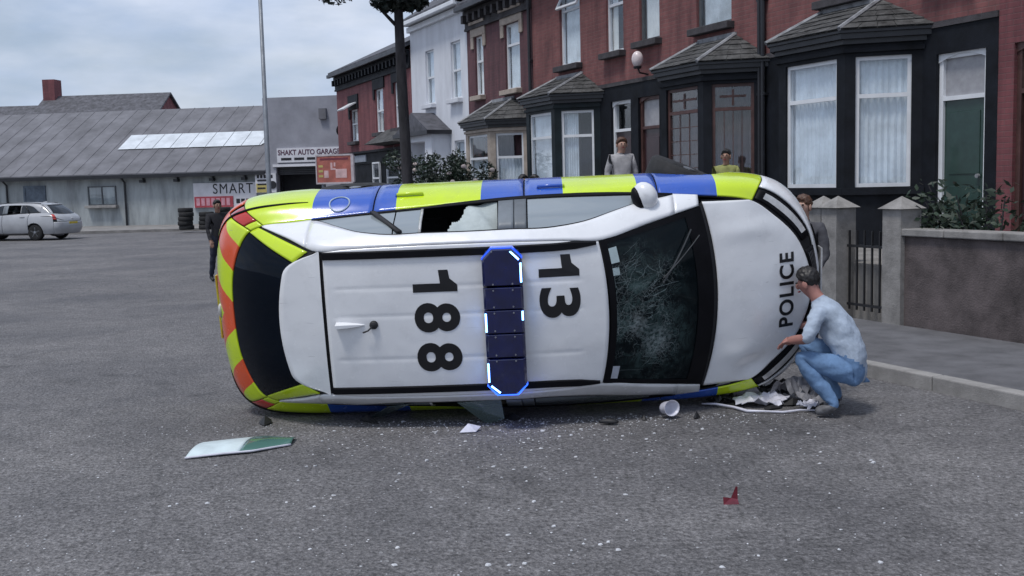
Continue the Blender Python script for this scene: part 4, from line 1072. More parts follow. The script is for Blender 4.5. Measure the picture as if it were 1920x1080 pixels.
    mg = N(nt, 'ShaderNodeMixShader'); L(mk.outputs[0], mg.inputs[0]); L(old, mg.inputs[1]); L(dg_.outputs[0], mg.inputs[2])
    mx = N(nt, 'ShaderNodeMixShader'); L(sc_.outputs[0], mx.inputs[0]); L(mg.outputs[0], mx.inputs[1]); L(df.outputs[0], mx.inputs[2]); L(mx.outputs[0], out.inputs['Surface'])
    return m
P_ws = ws_mat()

# ---- lower body panels, both sides, with real shut gaps over a dark inner shell
G = .009
AXR, AXF = -1.28, 1.43                      # axle positions
def arch_cut(m):
    for ax in (AXR, AXF):
        R = .365
        for i, (x, y, z) in enumerate(m.v):
            d = math.hypot(x-ax, z-.32)
            if d < R and z > .1:
                pass
        nf = []
        for f in m.f:
            ins = [math.hypot(m.v[i][0]-ax, m.v[i][2]-.32) < R for i in f]
            if all(ins): continue
            nf.append(f)
        m.f = nf
        used = {i for f in nf for i in f}
        for i in used:
            x, y, z = m.v[i]; d = math.hypot(x-ax, z-.32)
            if d < R and d > 1e-6: m.v[i] = (ax+(x-ax)*R/d, y, .32+(z-.32)*R/d)
    m.m = [0]*len(m.f); return m
for side in (1,-1):
    fn = lower if side == 1 else mir(lower); fl = side == -1
    def pan(name, u0, u1, v0, v1, mat, nu=22, nv=16, cut=False):
        m = grid(fn, ls(u0,u1,nu), ls(v0,v1,nv), fl)
        if cut: arch_cut(m)
        return cbuild(m, name, mat, solid=.012)
    pan('rear_quarter', U(-2.10)+.03, U(-1.02)-G, .0, 3.95, P_check, 44, 44, True)
    rd = pan('rear_door', U(-1.02)+G, U(.115)-G, .02, 3.75, P_check, 22, 20)
    fd = pan('front_door', U(.115)+G, U(1.12)-G, .02, 3.75, P_check, 22, 20)
    pan('front_wing', U(1.12)+G, U(1.98)-.02, .0, 3.95, P_check, 44, 44, True)
    pan('side_sill', U(-.9), U(1.06), 3.78, 4.0, P_matt, 10, 2)
    pan('tail_lamp', 2.55, U(-2.10), .35, 1.55, P_lampr, 10, 10)
    pan('tail_corner', 2.55, U(-2.10), .0, .32, P_yel, 8, 3)
    hl = pan('headlight', U(1.98)+.02, 12.2, .16, .86, P_blk, 12, 8)
    m = grid(lambda u,v: fn(u,v)*A((1.002,1.002,1.0)), ls(U(2.05),12.0,8), ls(.34,.70,4), fl); cbuild(m, 'lens', P_lampw, hl)
    for d_, xx in (((fd,.22),(rd,-.86)) if side == 1 else ()):                    # pull handles
        q = MB(); c = fn(U(xx), 1.0); c2 = fn(U(xx+.2), 1.0)
        off = A((0,.014*side,.004))
        q.tube([c-off*.2, c+off, (c+c2)/2+off*1.15, c2+off, c2-off*.2], [.010,.013,.014,.013,.010], 8); q.build('handle', P_check, d_, smooth=True)
# across-the-car panels
def both(u): return lower(abs(u),0)
def lw2(u, v):                               # signed ring parameter about the rear centre
    p = lower(abs(u), v); return A((p[0], p[1]*(1 if u >= 0 else -1), p[2]))
def nw2(u, v):                               # signed ring parameter about the nose centre
    p = lower(14-abs(u), v); return A((p[0], p[1]*(1 if u >= 0 else -1), p[2]))
tg = cbuild(grid(lw2, ls(-2.5,2.5,40), ls(.0,1.92,16), False), 'tailgate', P_chev, solid=.012)
rbmp = cbuild(grid(lw2, ls(-U(-2.10)+.0,U(-2.10),48), ls(1.97,4.0,14), False), 'rear_bumper', P_chev, solid=.012)
q = MB(); q.box(-2.402,-2.39,-.26,.26,.62,.70); q.build('number_plate', pm('yellow_plate', (.6,.45,.03), .4), tg)
q = MB(); q.ell((-2.345,0,.82),(.02,.06,.03),12,8); q.build('badge', P_lampw, tg, smooth=True)
fb = cbuild(grid(nw2, ls(-(14-U(1.98))+.0,14-U(1.98),48), ls(1.05,4.0,16), True), 'front_bumper', P_white, solid=.012)
gr_ = cbuild(grid(nw2, ls(-1.5,1.5,20), ls(.08,1.0,8), True), 'grille', P_blk, solid=.012)
for k in range(5): 
    q = grid(lambda u,v: nw2(u,v)*A((1.003,1,1)), ls(-1.4,1.4,16), ls(.2+k*.16,.24+k*.16,1), False); cbuild(q, 'grille_bar', P_alloy, gr_)
q = grid(lambda u,v: nw2(u,v)*A((1.006,1,1)), ls(-1.9,1.9,20), ls(2.3,3.3,6), False); cbuild(q, 'lower_intake', P_matt, fb)
q = MB(); q.box(2.465,2.477,-.26,.26,.47,.58); q.build('number_plate', P_lampw, fb)
# inner shell and underside
ish = MB()
for side in (1,-1):
    def fi(u, v, side=side):
        p = lower(u, v); return A((p[0]*.990, p[1]*.978*side, p[2]-.012 if v < .1 else p[2]))
    g = grid(fi, ls(0,14,90), ls(0,4,28), side == -1); arch_cut(g); ish.add(g.v, g.f)
cbuild(ish, 'inner_shell', P_gap)
up = MB(); out_ = [lower(u,4)*A((.985,.97,1)) for u in ls(0,14,40)]
for a_, b_ in zip(out_, out_[1:]): up.quad(a_, b_, b_*A((1,-1,1)), a_*A((1,-1,1)))
cbuild(up, 'underbody', P_matt)
ex = MB(); ex.tube([(-2.2,.45,.25),(-1.9,.45,.22),(-1.5,.2,.24),(.9,.05,.22)], .035, 8); ex.ell((-1.85,.3,.22),(.3,.16,.09)); ex.build('exhaust', P_alloy, car, smooth=True)
for ax in (AXR, AXF):
    tb = MB(); tb.tube([(ax,-.7,.31),(ax,.7,.31)], .05, 8); tb.box(ax-.12,ax+.12,-.5,.5,.27,.36); tb.build('axle_beam', P_matt, car)
    for side in (1,-1):
        wl = empty('wheel', parent=car); wl.location = (ax, .77*side, .32)
        if ax == AXF and side == 1: wl.location = (ax-.02, .815, .33); wl.rotation_euler = (0,0,-.42)     # drooped and on full lock
        t = MB(); t.lathe([(.20,-.10),(.285,-.11),(.315,-.085),(.32,0),(.315,.085),(.285,.11),(.20,.10)], 30, 'y'); t.build('tyre', P_rubber, wl, smooth=True)
        r = MB(); r.lathe([(.205,-.08),(.205,.085),(.19,.095)], 30, 'y')
        for k in range(5):
            an = 2*PI*k/5; c_, s_ = math.cos(an), math.sin(an)
            q = [(-.03,.02),(.03,.02),(.022,.2),(-.022,.2)]
            vs = [(x*c_-z*s_, yy*side, x*s_+z*c_) for yy in (.06,.1) for x,z in q]
            r.add(vs, [(0,1,2,3),(7,6,5,4),(0,4,5,1),(1,5,6,2),(2,6,7,3),(3,7,4,0)])
        r.lathe([(.05,.05*side),(.05,.11*side),(.02,.115*side)], 12, 'y'); r.build('rim', P_alloy, wl)
# ---- roof, spoiler, rails
rf = cbuild(grid(lambda x,a: roofp(x+(0 if x < .4 else (x-.4)/.307*(-.062*a*a)), a), ls(-1.368,.707,70), ls(-.985,.985,90), False), 'roof', P_white, solid=.012)
def sp_edge(y):
    y = abs(y); return -1.735+.055*(y/.4)**2+ (.0 if y < .38 else .26*((y-.38)/.165)**2.4)
sp = MB(); nn = 48
rows_ = []
for j in range(nn+1):
    y = -.548+1.096*j/nn; xe = min(sp_edge(y), -1.40)
    col_ = [A((x, y, roofz_(x, min(abs(y),.54)))) for x in ls(-1.394, xe, 8)]
    col_.append(col_[-1]+A((-.004,0,-.022))); col_.append(col_[-1]+A((.05,0,-.012)))
    rows_.append(col_)
nv_ = len(rows_[0]); sp.add([p for c in rows_ for p in c], [(i*nv_+j,i*nv_+j+1,(i+1)*nv_+j+1,(i+1)*nv_+j) for i in range(nn) for j in range(nv_-1)])
spo = cbuild(sp, 'roof_spoiler', P_white)
rsh = grid(lambda x,a: roofp(x,a)*A((1,1,1))-A((0,0,.016)), ls(-1.41,.70,24), ls(-1.0,1.0,16), True); cbuild(rsh, 'roof_lining', P_gap)
for side in (1,-1):
    m = MB(); pts = []
    for x in ls(-1.37,.63,26):
        y = (.515 if x < .3 else .515+.012*(x-.3)/.33); z = roofz_(x, y)
        w_ = .032*min(1, .4+(.63-x)/.25) if x > .4 else .032; pts.append((x, y, z, w_))
    V = []; 
    for x, y, z, w_ in pts: V += [(x,(y-w_)*side,z-.004),(x,(y-w_*.7)*side,z+.022),(x,(y+w_*.7)*side,z+.018),(x,(y+w_)*side,z-.012)]
    F = [(i*4+j,(i+1)*4+j,(i+1)*4+j+1,i*4+j+1) for i in range(len(pts)-1) for j in range(3)] + [(0,1,2,3),tuple(len(V)-4+k for k in (3,2,1,0))]
    m.add(V, F); m.build('roof_rail', P_blk, car, smooth=False)
# ---- greenhouse sides
for side in (1,-1):
    def sf(x, w, side=side):
        p = sidep(x, w); return A((p[0], p[1]*side, p[2]))
    fl = side == 1
    xs = ls(-1.50, 1.24, 60)
    def bandm(wlo, whi, xs_, n=5):
        return grid(lambda x, k: sf(x, wlo(x)+(whi(x)-wlo(x))*k), xs_, ls(0,1,n), fl)
    cbuild(bandm(lambda x: 0.0, lambda x: .995, ls(-1.885,-1.50,14), 12), 'rear_pillar', P_white, solid=.03)
    cbuild(bandm(wt, lambda x: .995, xs, 6), 'roof_side_rail', P_white, solid=.03)
    cbuild(bandm(lambda x: 0.0, lambda x: .995, ls(1.24,1.43,8), 8), 'pillar_foot', P_white, solid=.02)
    cbuild(bandm(lambda x: -.035, wb, xs, 1), 'waist_trim', P_blk, solid=.01)
    tm = bandm(lambda x: max(wb(x), wt(x)-.022), lambda x: wt(x)-.001, xs, 1); tm.v = [(x,y-.001*side,z) for x,y,z in tm.v]; cbuild(tm, 'window_seal', P_blk, solid=.008)
    lo_ = lambda x: wb(x)+.004
    hi_ = lambda x: max(wb(x)+.004, wt(x)-.018)
    ins = lambda mm: setattr(mm, 'v', [(x,y-.006*side,z-.002) for x,y,z in mm.v]) or mm
    cbuild(ins(bandm(lo_, hi_, ls(-1.46,-.86,20), 6)), 'quarter_window', P_side)
    cbuild(ins(bandm(lo_, hi_, ls(-.85,-.665,6), 6)), 'quarter_window', P_side)
    cbuild(ins(bandm(lo_, hi_, ls(.14,1.03,24), 6)), 'front_window', P_side)
    cbuild(bandm(lo_, hi_, ls(-.08,.035,6), 6), 'centre_pillar', pm('pillar_grey', (.16,.18,.20), .4, var=.1), solid=.02)
    cbuild(bandm(lo_, hi_, ls(.04,.13,6), 6), 'centre_pillar', pm('pillar_grey2', (.13,.145,.16), .4, var=.1), solid=.02)
    cbuild(bandm(lo_, hi_, ls(-.663,-.645,1), 6), 'window_channel', P_lampw, solid=.02)
    cbuild(bandm(lo_, hi_, ls(1.04,1.22,6), 4), 'sail_panel', P_blk, solid=.012)
    # raked rear door frame bar
    q = MB(); pa, pb = sf(-1.03, wb(-1.03)), sf(-.80, wt(-.80)-.02)
    dy = A((0,.004*side,0)); q.add([pa+A((-.02,0,0))+dy, pa+A((.02,0,0))+dy, pb+A((.02,0,0))+dy, pb+A((-.02,0,0))+dy], [(0,1,2,3)]); cbuild(q, 'door_frame_bar', P_matt, solid=.02)
# ---- windscreen, rear window, bonnet
m = grid(ws, ls(-.985,.985,40), ls(.02,.985,24), True); wso = cbuild(m, 'windscreen', P_ws)
def frame_patch(fn, a0, a1, b0, b1, off):
    m = MB()
    for (aa, bb) in (((a0,a1),(b0,b0+.09)),((a0,a1),(b1-.055,b1)),((a0,a0+.06),(b0+.09,b1-.055)),((a1-.06,a1),(b0+.09,b1-.055))):
        g = grid(lambda a,b: fn(a,b)+off, ls(*aa,24), ls(*bb,8), True); m.add(g.v, g.f)
    return m
cbuild(frame_patch(ws, -.99, .99, -.0, .99, A((.003,0,.005))), 'frit_band', P_blk, wso)
m = grid(lambda a,b: ws(a,b)+A((.004,0,.006)), ls(-.93,.93,20), ls(.09,.17,3), True); cbuild(m, 'lower_frit', P_blk, wso)
cw = grid(lambda a,b: (ws(a,.01)*(1-b)+hood(a,.005)*b)-A((0,0,.012)), ls(-.99,.99,30), ls(-.1,1.1,3), True); cbuild(cw, 'scuttle', P_matt)
bo_ = cbuild(grid(hood, ls(-.985,.985,60), ls(.01,.985,40), True), 'bonnet', P_white, solid=.012)
cbuild(grid(lambda a,b: hood(a,b)-A((0,0,.03)), ls(-1,1,30), ls(0,1,16), True), 'bonnet_lining', P_gap)
rg = cbuild(grid(rear, ls(-.80,.80,40), ls(.03,.97,16), True), 'rear_window', P_rearg)
for s_ in (1,-1):
    a0, a1 = (.815,.965) if s_ == 1 else (-.965,-.815)
    cbuild(grid(rear, ls(a0,a1,6), ls(.02,.93,14), True), 'tailgate_edge', P_yel, solid=.012)
cbuild(grid(lambda a,b: rear(a,b)-A((-.012,0,.012)), ls(-.99,.99,30), ls(-.02,1,12), True), 'tailgate_lining', P_gap)
# ---- roof aerials
q = MB(); prof = []
for i in range(9):
    t = i/8; x = -1.30+.21*t; w_ = .022*(1-t**2.2)+.003; h_ = .055*(1-t)**.8+.004; z = roofz_(x,0)
    prof += [(x,-w_,z),(x,-w_*.5,z+h_),(x,w_*.5,z+h_),(x,w_,z)]
q.add(prof, [(i*4+j,i*4+j+1,(i+1)*4+j+1,(i+1)*4+j) for i in range(8) for j in range(3)]+[(0,3,2,1),(32,33,34,35)]); q.build('fin_aerial', P_white, car, smooth=False)
q = MB(); q.lathe([(.032,-.01),(.032,.012),(.022,.025),(.008,.03)], 16, 'z', (-1.02,0,roofz_(-1.02,0))); q.tube([(-1.02,0,roofz_(-1,0)+.02),(-1.06,-.035,roofz_(-1,0)+.035),(-1.10,-.05,roofz_(-1,0)+.03)], .006, 6); q.build('whip_aerial', P_matt, car, smooth=False)
# ---- lettering
onroof = lambda v: Vector((v.x, v.y, roofz_(v.x, v.y)+.003+v.z))
RZm90 = Matrix.Rotation(-PI/2, 4, 'Z')
P_let = pm('black_vinyl', (.008,.008,.010), .4, var=.05)
def digit(ch, xc, yc, w_, h_):
    """one roof digit: glyph top towards the bonnet, reading across to the right side"""
    if ch == '1':
        m = MB(); hw = .031
        pl = [(-h_/2,-hw),(h_/2,-hw),(h_/2,hw*.55),(h_/2-.055,hw+.035),(h_/2-.065,hw+.098),(h_/2-.135,hw+.098),(h_/2-.125,hw),(-h_/2,hw)]
        xs_ = [p[0] for p in pl]; m.prism([(x,y) for x,y in pl], -.0006, .0006)
        m.v = [tuple(onroof(Vector((x+xc,y+yc,z)))) for x,y,z in m.v]
        return m.build('roof_number', P_let, rf, fix=True)
    o = text_obj('roof_number', ch, 1.0, P_let, rf, Matrix.Identity(4), .0006, .030)
    xs_ = [v.co.x for v in o.data.vertices]; ys_ = [v.co.y for v in o.data.vertices]
    x0, x1, y0, y1 = min(xs_), max(xs_), min(ys_), max(ys_)
    for v in o.data.vertices:
        gx = (v.co.x-(x0+x1)/2)/(x1-x0)*w_; gy = (v.co.y-(y0+y1)/2)/(y1-y0)*h_
        v.co = onroof(Vector((xc+gy, yc-gx, v.co.z)))
    return o
digit('1', .352, .333, 0, .295); digit('3', .352, .112, .225, .30)
digit('1', -.552, .262, 0, .325); digit('8', -.548, .040, .222, .335); digit('8', -.548, -.262, .222, .335)
_hp = [(hood(a,b)) for a in ls(-.98,.98,80) for b in ls(.02,.98,80)]
_hx = A([p[:2] for p in _hp]); _hz = A([p[2] for p in _hp])
def onhood(v):
    d = ((_hx-[v.x,v.y])**2).sum(1); k = np.argsort(d)[:4]; w_ = 1/(d[k]+1e-7)
    return Vector((v.x, v.y, float((_hz[k]*w_).sum()/w_.sum())+.004+v.z))
text_obj('bonnet_lettering', 'POLICE', .165, P_let, bo_, Matrix.Translation((2.135,-.01,0)) @ Matrix.Rotation(PI/2,4,'Z'), .0006, .004, 1.12, 1.02, onhood)
# ---- light bar
lbx, lz = -.055, 1.505
M_blue = pm('blue_lens', (.004,.009,.075), .12, var=.2, scale=10, coat=1.0, spec=.6)
M_blue2 = pm('lit_blue_lens', (.015,.06,.60), .15, var=.15, scale=10, coat=1.0, emit=(.02,.10,1.0), estr=0.9)
M_blue3 = pm('bright_blue_lens', (.015,.06,.60), .15, var=.15, scale=10, coat=1.0, emit=(.02,.10,1.0), estr=2.6)
M_led = pm('lit_led_strip', (.5,.75,1.0), .3, var=0, emit=(.14,.36,1.0), estr=7.0)
lbar = empty('light_bar', parent=car); lbar.location = (lbx, 0, lz)
q = MB(); q.box(-.12,.12,-.52,.52,-.02,.0); 
for y in (-.42,.42): q.box(-.08,.08,y-.05,y+.05,-.045,-.02)
q.build('base', P_matt, lbar)
def bar_out(y0, y1, cut0, cut1, hw=.145, c=.07):
    p = []
    p += [(-hw+c,y0),(hw-c,y0),(hw,y0+c)] if cut0 else [(-hw,y0),(hw,y0)]
    p += [(hw,y1-c),(hw-c,y1),(-hw+c,y1),(-hw,y1-c)] if cut1 else [(hw,y1),(-hw,y1)]
    if cut0: p += [(-hw,y0+c)]
    return p
segs = [(-.545,-.262,1,0),(-.256,-.080,0,0),(-.074,.098,0,0),(.104,.266,0,0),(.272,.55,0,1)]
for y0, y1, c0, c1 in segs:
    po = bar_out(y0, y1, c0, c1); n = len(po); cx_ = 0; cy_ = (y0+y1)/2
    lay = [(po,0.0),(po,.055),([(x*.86,cy_+(y-cy_)*(.93 if (c0 or c1) else .97)) for x,y in po],.082)]
    q = MB(); V = [(x,y,z) for pl,z in lay for x,y in pl]; F = [(k*n+i,k*n+(i+1)%n,(k+1)*n+(i+1)%n,(k+1)*n+i) for k in range(2) for i in range(n)]+[tuple(range(2*n,3*n)),tuple(range(n-1,-1,-1))]
    q.add(V,F); q.build('lens_module', M_blue, lbar, bevel=.004)
for y0, y1, c0, c1 in (segs[0], segs[4]):       # lit end caps
    s_ = -1 if c0 else 1; ye = y0 if c0 else y1
    pl = [(-.149,ye-s_*.073),(-.078,ye+s_*.004),(.078,ye+s_*.004),(.149,ye-s_*.073),(.135,ye-s_*.085),(.070,ye-s_*.014),(-.070,ye-s_*.014),(-.135,ye-s_*.085)]
    if s_ < 0: pl = pl[::-1]
    q = MB(); q.prism(pl[::-1], .004, .064); q.build('end_cap', M_blue2 if s_ > 0 else M_blue3, lbar)
def led(x0,y0,x1,y1,w_=.006,z0=.066,z1=.084):
    d = Vector((x1-x0,y1-y0,0)); n_ = Vector((-d.y,d.x,0)).normalized()*w_
    q = MB(); q.prism([(x0-n_.x,y0-n_.y),(x1-n_.x,y1-n_.y),(x1+n_.x,y1+n_.y),(x0+n_.x,y0+n_.y)], z0, z1); q.build('led_strip', M_led, lbar)
led(.133,.30,.133,.44); led(.062,.528,.122,.466); led(.133,.02,.133,.085); led(-.133,-.06,-.133,.075); led(-.133,-.30,-.133,-.44); led(-.118,-.468,-.055,-.522)
q = MB()
for y0, y1, c0, c1 in segs:
    for x in (-.07,.07):
        for y in (y0+.02,y1-.02): q.lathe([(.006,.080),(.006,.088)], 8, 'z', (x,y,0))
q.build('screws', pm('screw_steel', (.35,.36,.4), .4, metal=.7, var=.05), lbar)
# ---- door mirror (folded), wiper, fuel flap, windscreen stickers and cracks
mo = empty('door_mirror', parent=car); mo.location = (1.02,.80,1.06); mo.rotation_euler = (0,0,.35)
q = MB(); q.ell((0,0,0),(.085,.115,.085),18,12,fn=lambda x,y,z:(x if x < 0 else x*1.15, y*(1-.12*z), z*(1 if x > 0 else .9))); q.build('housing', P_white, mo, smooth=True)
q = MB(); q.ell((-.05,0,0),(.05,.10,.072),16,10); q.build('mirror_glass', P_blk, mo, smooth=True)
q = MB(); q.tube([(0,-.02,-.05),(.03,-.05,-.10)], [.03,.035], 8); q.build('foot', P_matt, mo)
q = MB(); q.ell((1.02,.865,1.0),(.07,.03,.04),10,6); q.build('mirror_wiring', P_blk, car, smooth=True)
fl_ = lower(U(-1.30), .72); fl2 = [lower(U(-1.30+.085*math.cos(t)), .72-.55*math.sin(t)*.85)+A((0,.005,.003)) for t in ls(0,2*PI,28)]
q = MB(); q.tube(fl2, .0055, 5, cap=False); q.build('fuel_flap', pm('pale_flap_edge', (.45,.55,.65), .4), car)
for side in (1,-1):
    pth = [(U(-1.58),.98),(U(-1.72),1.0),(U(-1.9),1.02),(U(-2.04),1.05),(3.0,1.1),(2.7,1.2),(2.3,1.36),(1.8,1.55),(1.4,1.68)]
    pp = [cr(A(pth), t) for t in ls(0,len(pth)-1,40)]
    q = MB(); q.tube([lower(u,v)*A((1,side,1)) for u,v in pp], [.003+.009*min(1,4*(i/40)*(1-i/40)+.1) for i in range(41)], 6); q.build('bumper_seam', P_blk, car, smooth=True)
def seamline(pts, r=.004, mat=P_gap, name='seam'):
    q = MB(); q.tube(pts, r, 5); return q.build(name, mat, car)
wp = MB(); wl_ = [ws(.72-.36*t, .10+.42*t)+A((.018,0,.03)) for t in ls(0,1,8)]; wp.tube(wl_, .004, 6)
wl2 = [ws(.80-.50*t, .16+.36*t)+A((.012,0,.022)) for t in ls(0,1,8)]; wp.tube(wl2, .006, 6); wp.build('wiper', pm('worn_wiper', (.045,.05,.055), .5), wso)
for (a0,a1,b0,b1,mt) in ((.66,.86,.86,.95,(.42,.52,.54)),(.50,.60,.875,.945,(.36,.45,.47)),(-.92,-.74,.87,.955,(.45,.48,.55))):
    q = grid(lambda a,b: ws(a,b)+A((.002,0,.004)), ls(a0,a1,4), ls(b0,b1,3), True); cbuild(q, 'sticker', pm('sticker_%d'%int(mt[0]*100), mt, .6, var=.1, scale=12), wso)
rc = random.Random(11); ck = MB()
def crack(path, w_=.0018):
    w_ *= rc.choice((.35,.45,.6,.6,.9))
    P_ = [ws(max(-.9,min(.9,a)), max(.19,min(.93,b)))+A((.0035,0,.0065)) for a,b in path]
    for p, q_ in zip(P_, P_[1:]):
        d = q_-p; L_ = np.linalg.norm(d)
        if L_ < 1e-4: continue
        n_ = np.cross(d/L_, A((.43,0,.9))); n_ = n_/np.linalg.norm(n_)*w_*rc.uniform(.5,1.3)
        ck.quad(p-n_, q_-n_, q_+n_, p+n_)
def radial(c, n, rmax, rings):
    ends = []
    for k in range(n):
        an = 2*PI*k/n+rc.uniform(-.12,.12); r = rmax*rc.uniform(.35,1.0); path = []; m_ = 9
        for i in range(m_+1):
            t = i/m_; an += rc.uniform(-.07,.07)
            path.append((c[0]+math.cos(an)*r*t*1.15, c[1]+math.sin(an)*r*t*.95))
        crack(path, .0016); ends.append(path)
    for g in range(rings):
        rr = rmax*(.10+.80*(g/rings)**1.2)
        for k in range(n):
            if rc.random() < .35: continue
            a0 = 2*PI*k/n; a1 = 2*PI*(k+1)/n; j = [rr*rc.uniform(.85,1.15) for _ in range(3)]
            crack([(c[0]+math.cos(a)*r_*1.15, c[1]+math.sin(a)*r_*.95) for a, r_ in zip((a0,(a0+a1)/2,a1), j)], .0014)
radial((-.44,.56), 15, .30, 6)
radial((-.19,.75), 15, .28, 6)
radial((.14,.84), 13, .34, 4)
radial((.40,.82), 8, .30, 2)
radial((.42,.52), 5, .30, 1)
for k in range(34):
    a = rc.uniform(.0,.75); b = rc.uniform(.6,.92); an = rc.gauss(.9,.35); L_ = rc.uniform(.08,.3); pth = [(a+math.cos(an)*L_*t, b-math.sin(an)*L_*t) for t in ls(0,1,5)]
    crack([(x+rc.uniform(-.01,.01), y+rc.uniform(-.01,.01)) for x,y in pth], .0020)
co_ = cbuild(ck, 'cracks', pm('crack_white', (.17,.215,.22), .5, var=.6, scale=9), wso, smooth=False); co_['kind'] = 'stuff'
# ---- cabin
q = MB(); q.box(-2.0,1.5,-.70,.70,.30,.33); q.build('floor_pan', P_matt, car)
q = MB(); q.xprism([(1.05,.60),(1.0,.86),(1.12,.94),(1.5,.955),(1.5,.60)], -.68, .68); q.build('dashboard', P_matt, car, bevel=.03)
for y in (.37,-.37):
    se = empty('seat', parent=car); se.location = (.15, y, .33)
    q = MB(); q.box(-.25,.28,-.25,.25,.1,.28); q.build('cushion', P_seat, se, bevel=.05)
    q = MB(); q.add([(-.30,-.25,.2),(-.14,-.25,.2),(-.30,-.22,.80),(-.42,-.22,.80),(-.30,.25,.2),(-.14,.25,.2),(-.30,.22,.80),(-.42,.22,.80)], [(0,1,2,3),(7,6,5,4),(0,4,5,1),(1,5,6,2),(2,6,7,3),(3,7,4,0)]); q.build('backrest', P_seat, se, bevel=.05)
    q = MB(); q.box(-.46,-.35,-.13,.13,.83,1.0); q.build('headrest', P_seat, se, bevel=.03)
q = MB(); q.box(-1.0,-.5,-.62,.62,.42,.58); q.box(-1.15,-.95,-.62,.62,.5,1.1); q.build('rear_bench', P_seat, car, bevel=.05)
sw = MB(); ring = [(0,.18*math.cos(t),.18*math.sin(t)) for t in ls(0,2*PI,24)]; sw.tube(ring, .016, 8, cap=False); sw.box(-.02,.02,-.06,.06,-.05,.05); sw.box(-.01,.01,-.17,.17,-.02,.02)
swo = sw.build('steering_wheel', P_matt, car, smooth=False); swo.location = (.86,-.37,.90); swo.rotation_euler = (0,-.45,0)
# deployed curtain airbag seen through the open rear door window
ab = grid(lambda x,w: sidep(x,w)*A((1,1,1))-A((0,.05+.028*math.sin(9*x+4*w)+.02*math.sin(23*x-7*w)+.03*w,.0)), ls(-.56,-.09,34), ls(-.05,.84,16), False)
ab.f = [f for f in ab.f if sum(ab.v[i][0] for i in f)/4 > -.50+.24*(1-((sum(ab.v[i][2] for i in f)/4-1.0)/.42))*.9]
ab.m = [0]*len(ab.f); cbuild(ab, 'curtain_airbag', P_bag)
# laminated glass hanging from the lower side
M_hang = glass_mat('hanging_glass', (.55,.65,.63), 1.6, .08, (.20,.26,.25), .35)
for pts in ([(-1.0,-.70,1.28),(-.82,-.66,1.36),(-1.08,-.86,1.02),(-1.22,-.90,.99)], [(-.45,-.66,1.36),(-.12,-.64,1.37),(-.10,-.80,1.36),(-.24,-.86,1.30)]):
    q = MB(); q.add(pts, [(0,1,2,3)]); cbuild(q, 'glass_sheet', M_hang, solid=.006, smooth=False)

# settle the car on the road: lowest point just touches it
bpy.context.view_layer.update()
lowz = min((CM @ ch.matrix_local @ Vector(v)).z for ch in car.children if ch.type == 'MESH' and ch.name.split('.')[0] not in ('glass_sheet',) for v in [q.co for q in ch.data.vertices])
print('CAR LOWEST', lowz)
# ------------------------------------------------------------------ people
M_skin = pm('skin', (.42,.25,.19), .55, var=.08, scale=20)
M_skin2 = pm('tan_skin', (.30,.17,.12), .55, var=.08, scale=20)
M_hairk = pm('black_hair', (.012,.010,.010), .5, var=.3, scale=40)
M_hairb = pm('brown_hair', (.09,.04,.022), .5, var=.3, scale=40)
M_shoe = pm('dark_shoe', (.02,.02,.022), .5, var=.2)
def cloth(name, c): return pm(name, c, .85, var=.14, scale=9, bump=.25, bscale=35)
M_jeans = cloth('light_blue_denim', (.13,.23,.40)); M_redtop = cloth('dark_red_top', (.24,.035,.05)); M_grey = cloth('light_grey_top', (.36,.35,.36))
M_navy = cloth('navy_trousers', (.02,.025,.045)); M_olive = cloth('olive_yellow_top', (.26,.27,.09)); M_blackc = cloth('black_jacket', (.014,.014,.018)); M_char = cloth('charcoal_hoodie', (.06,.06,.07))
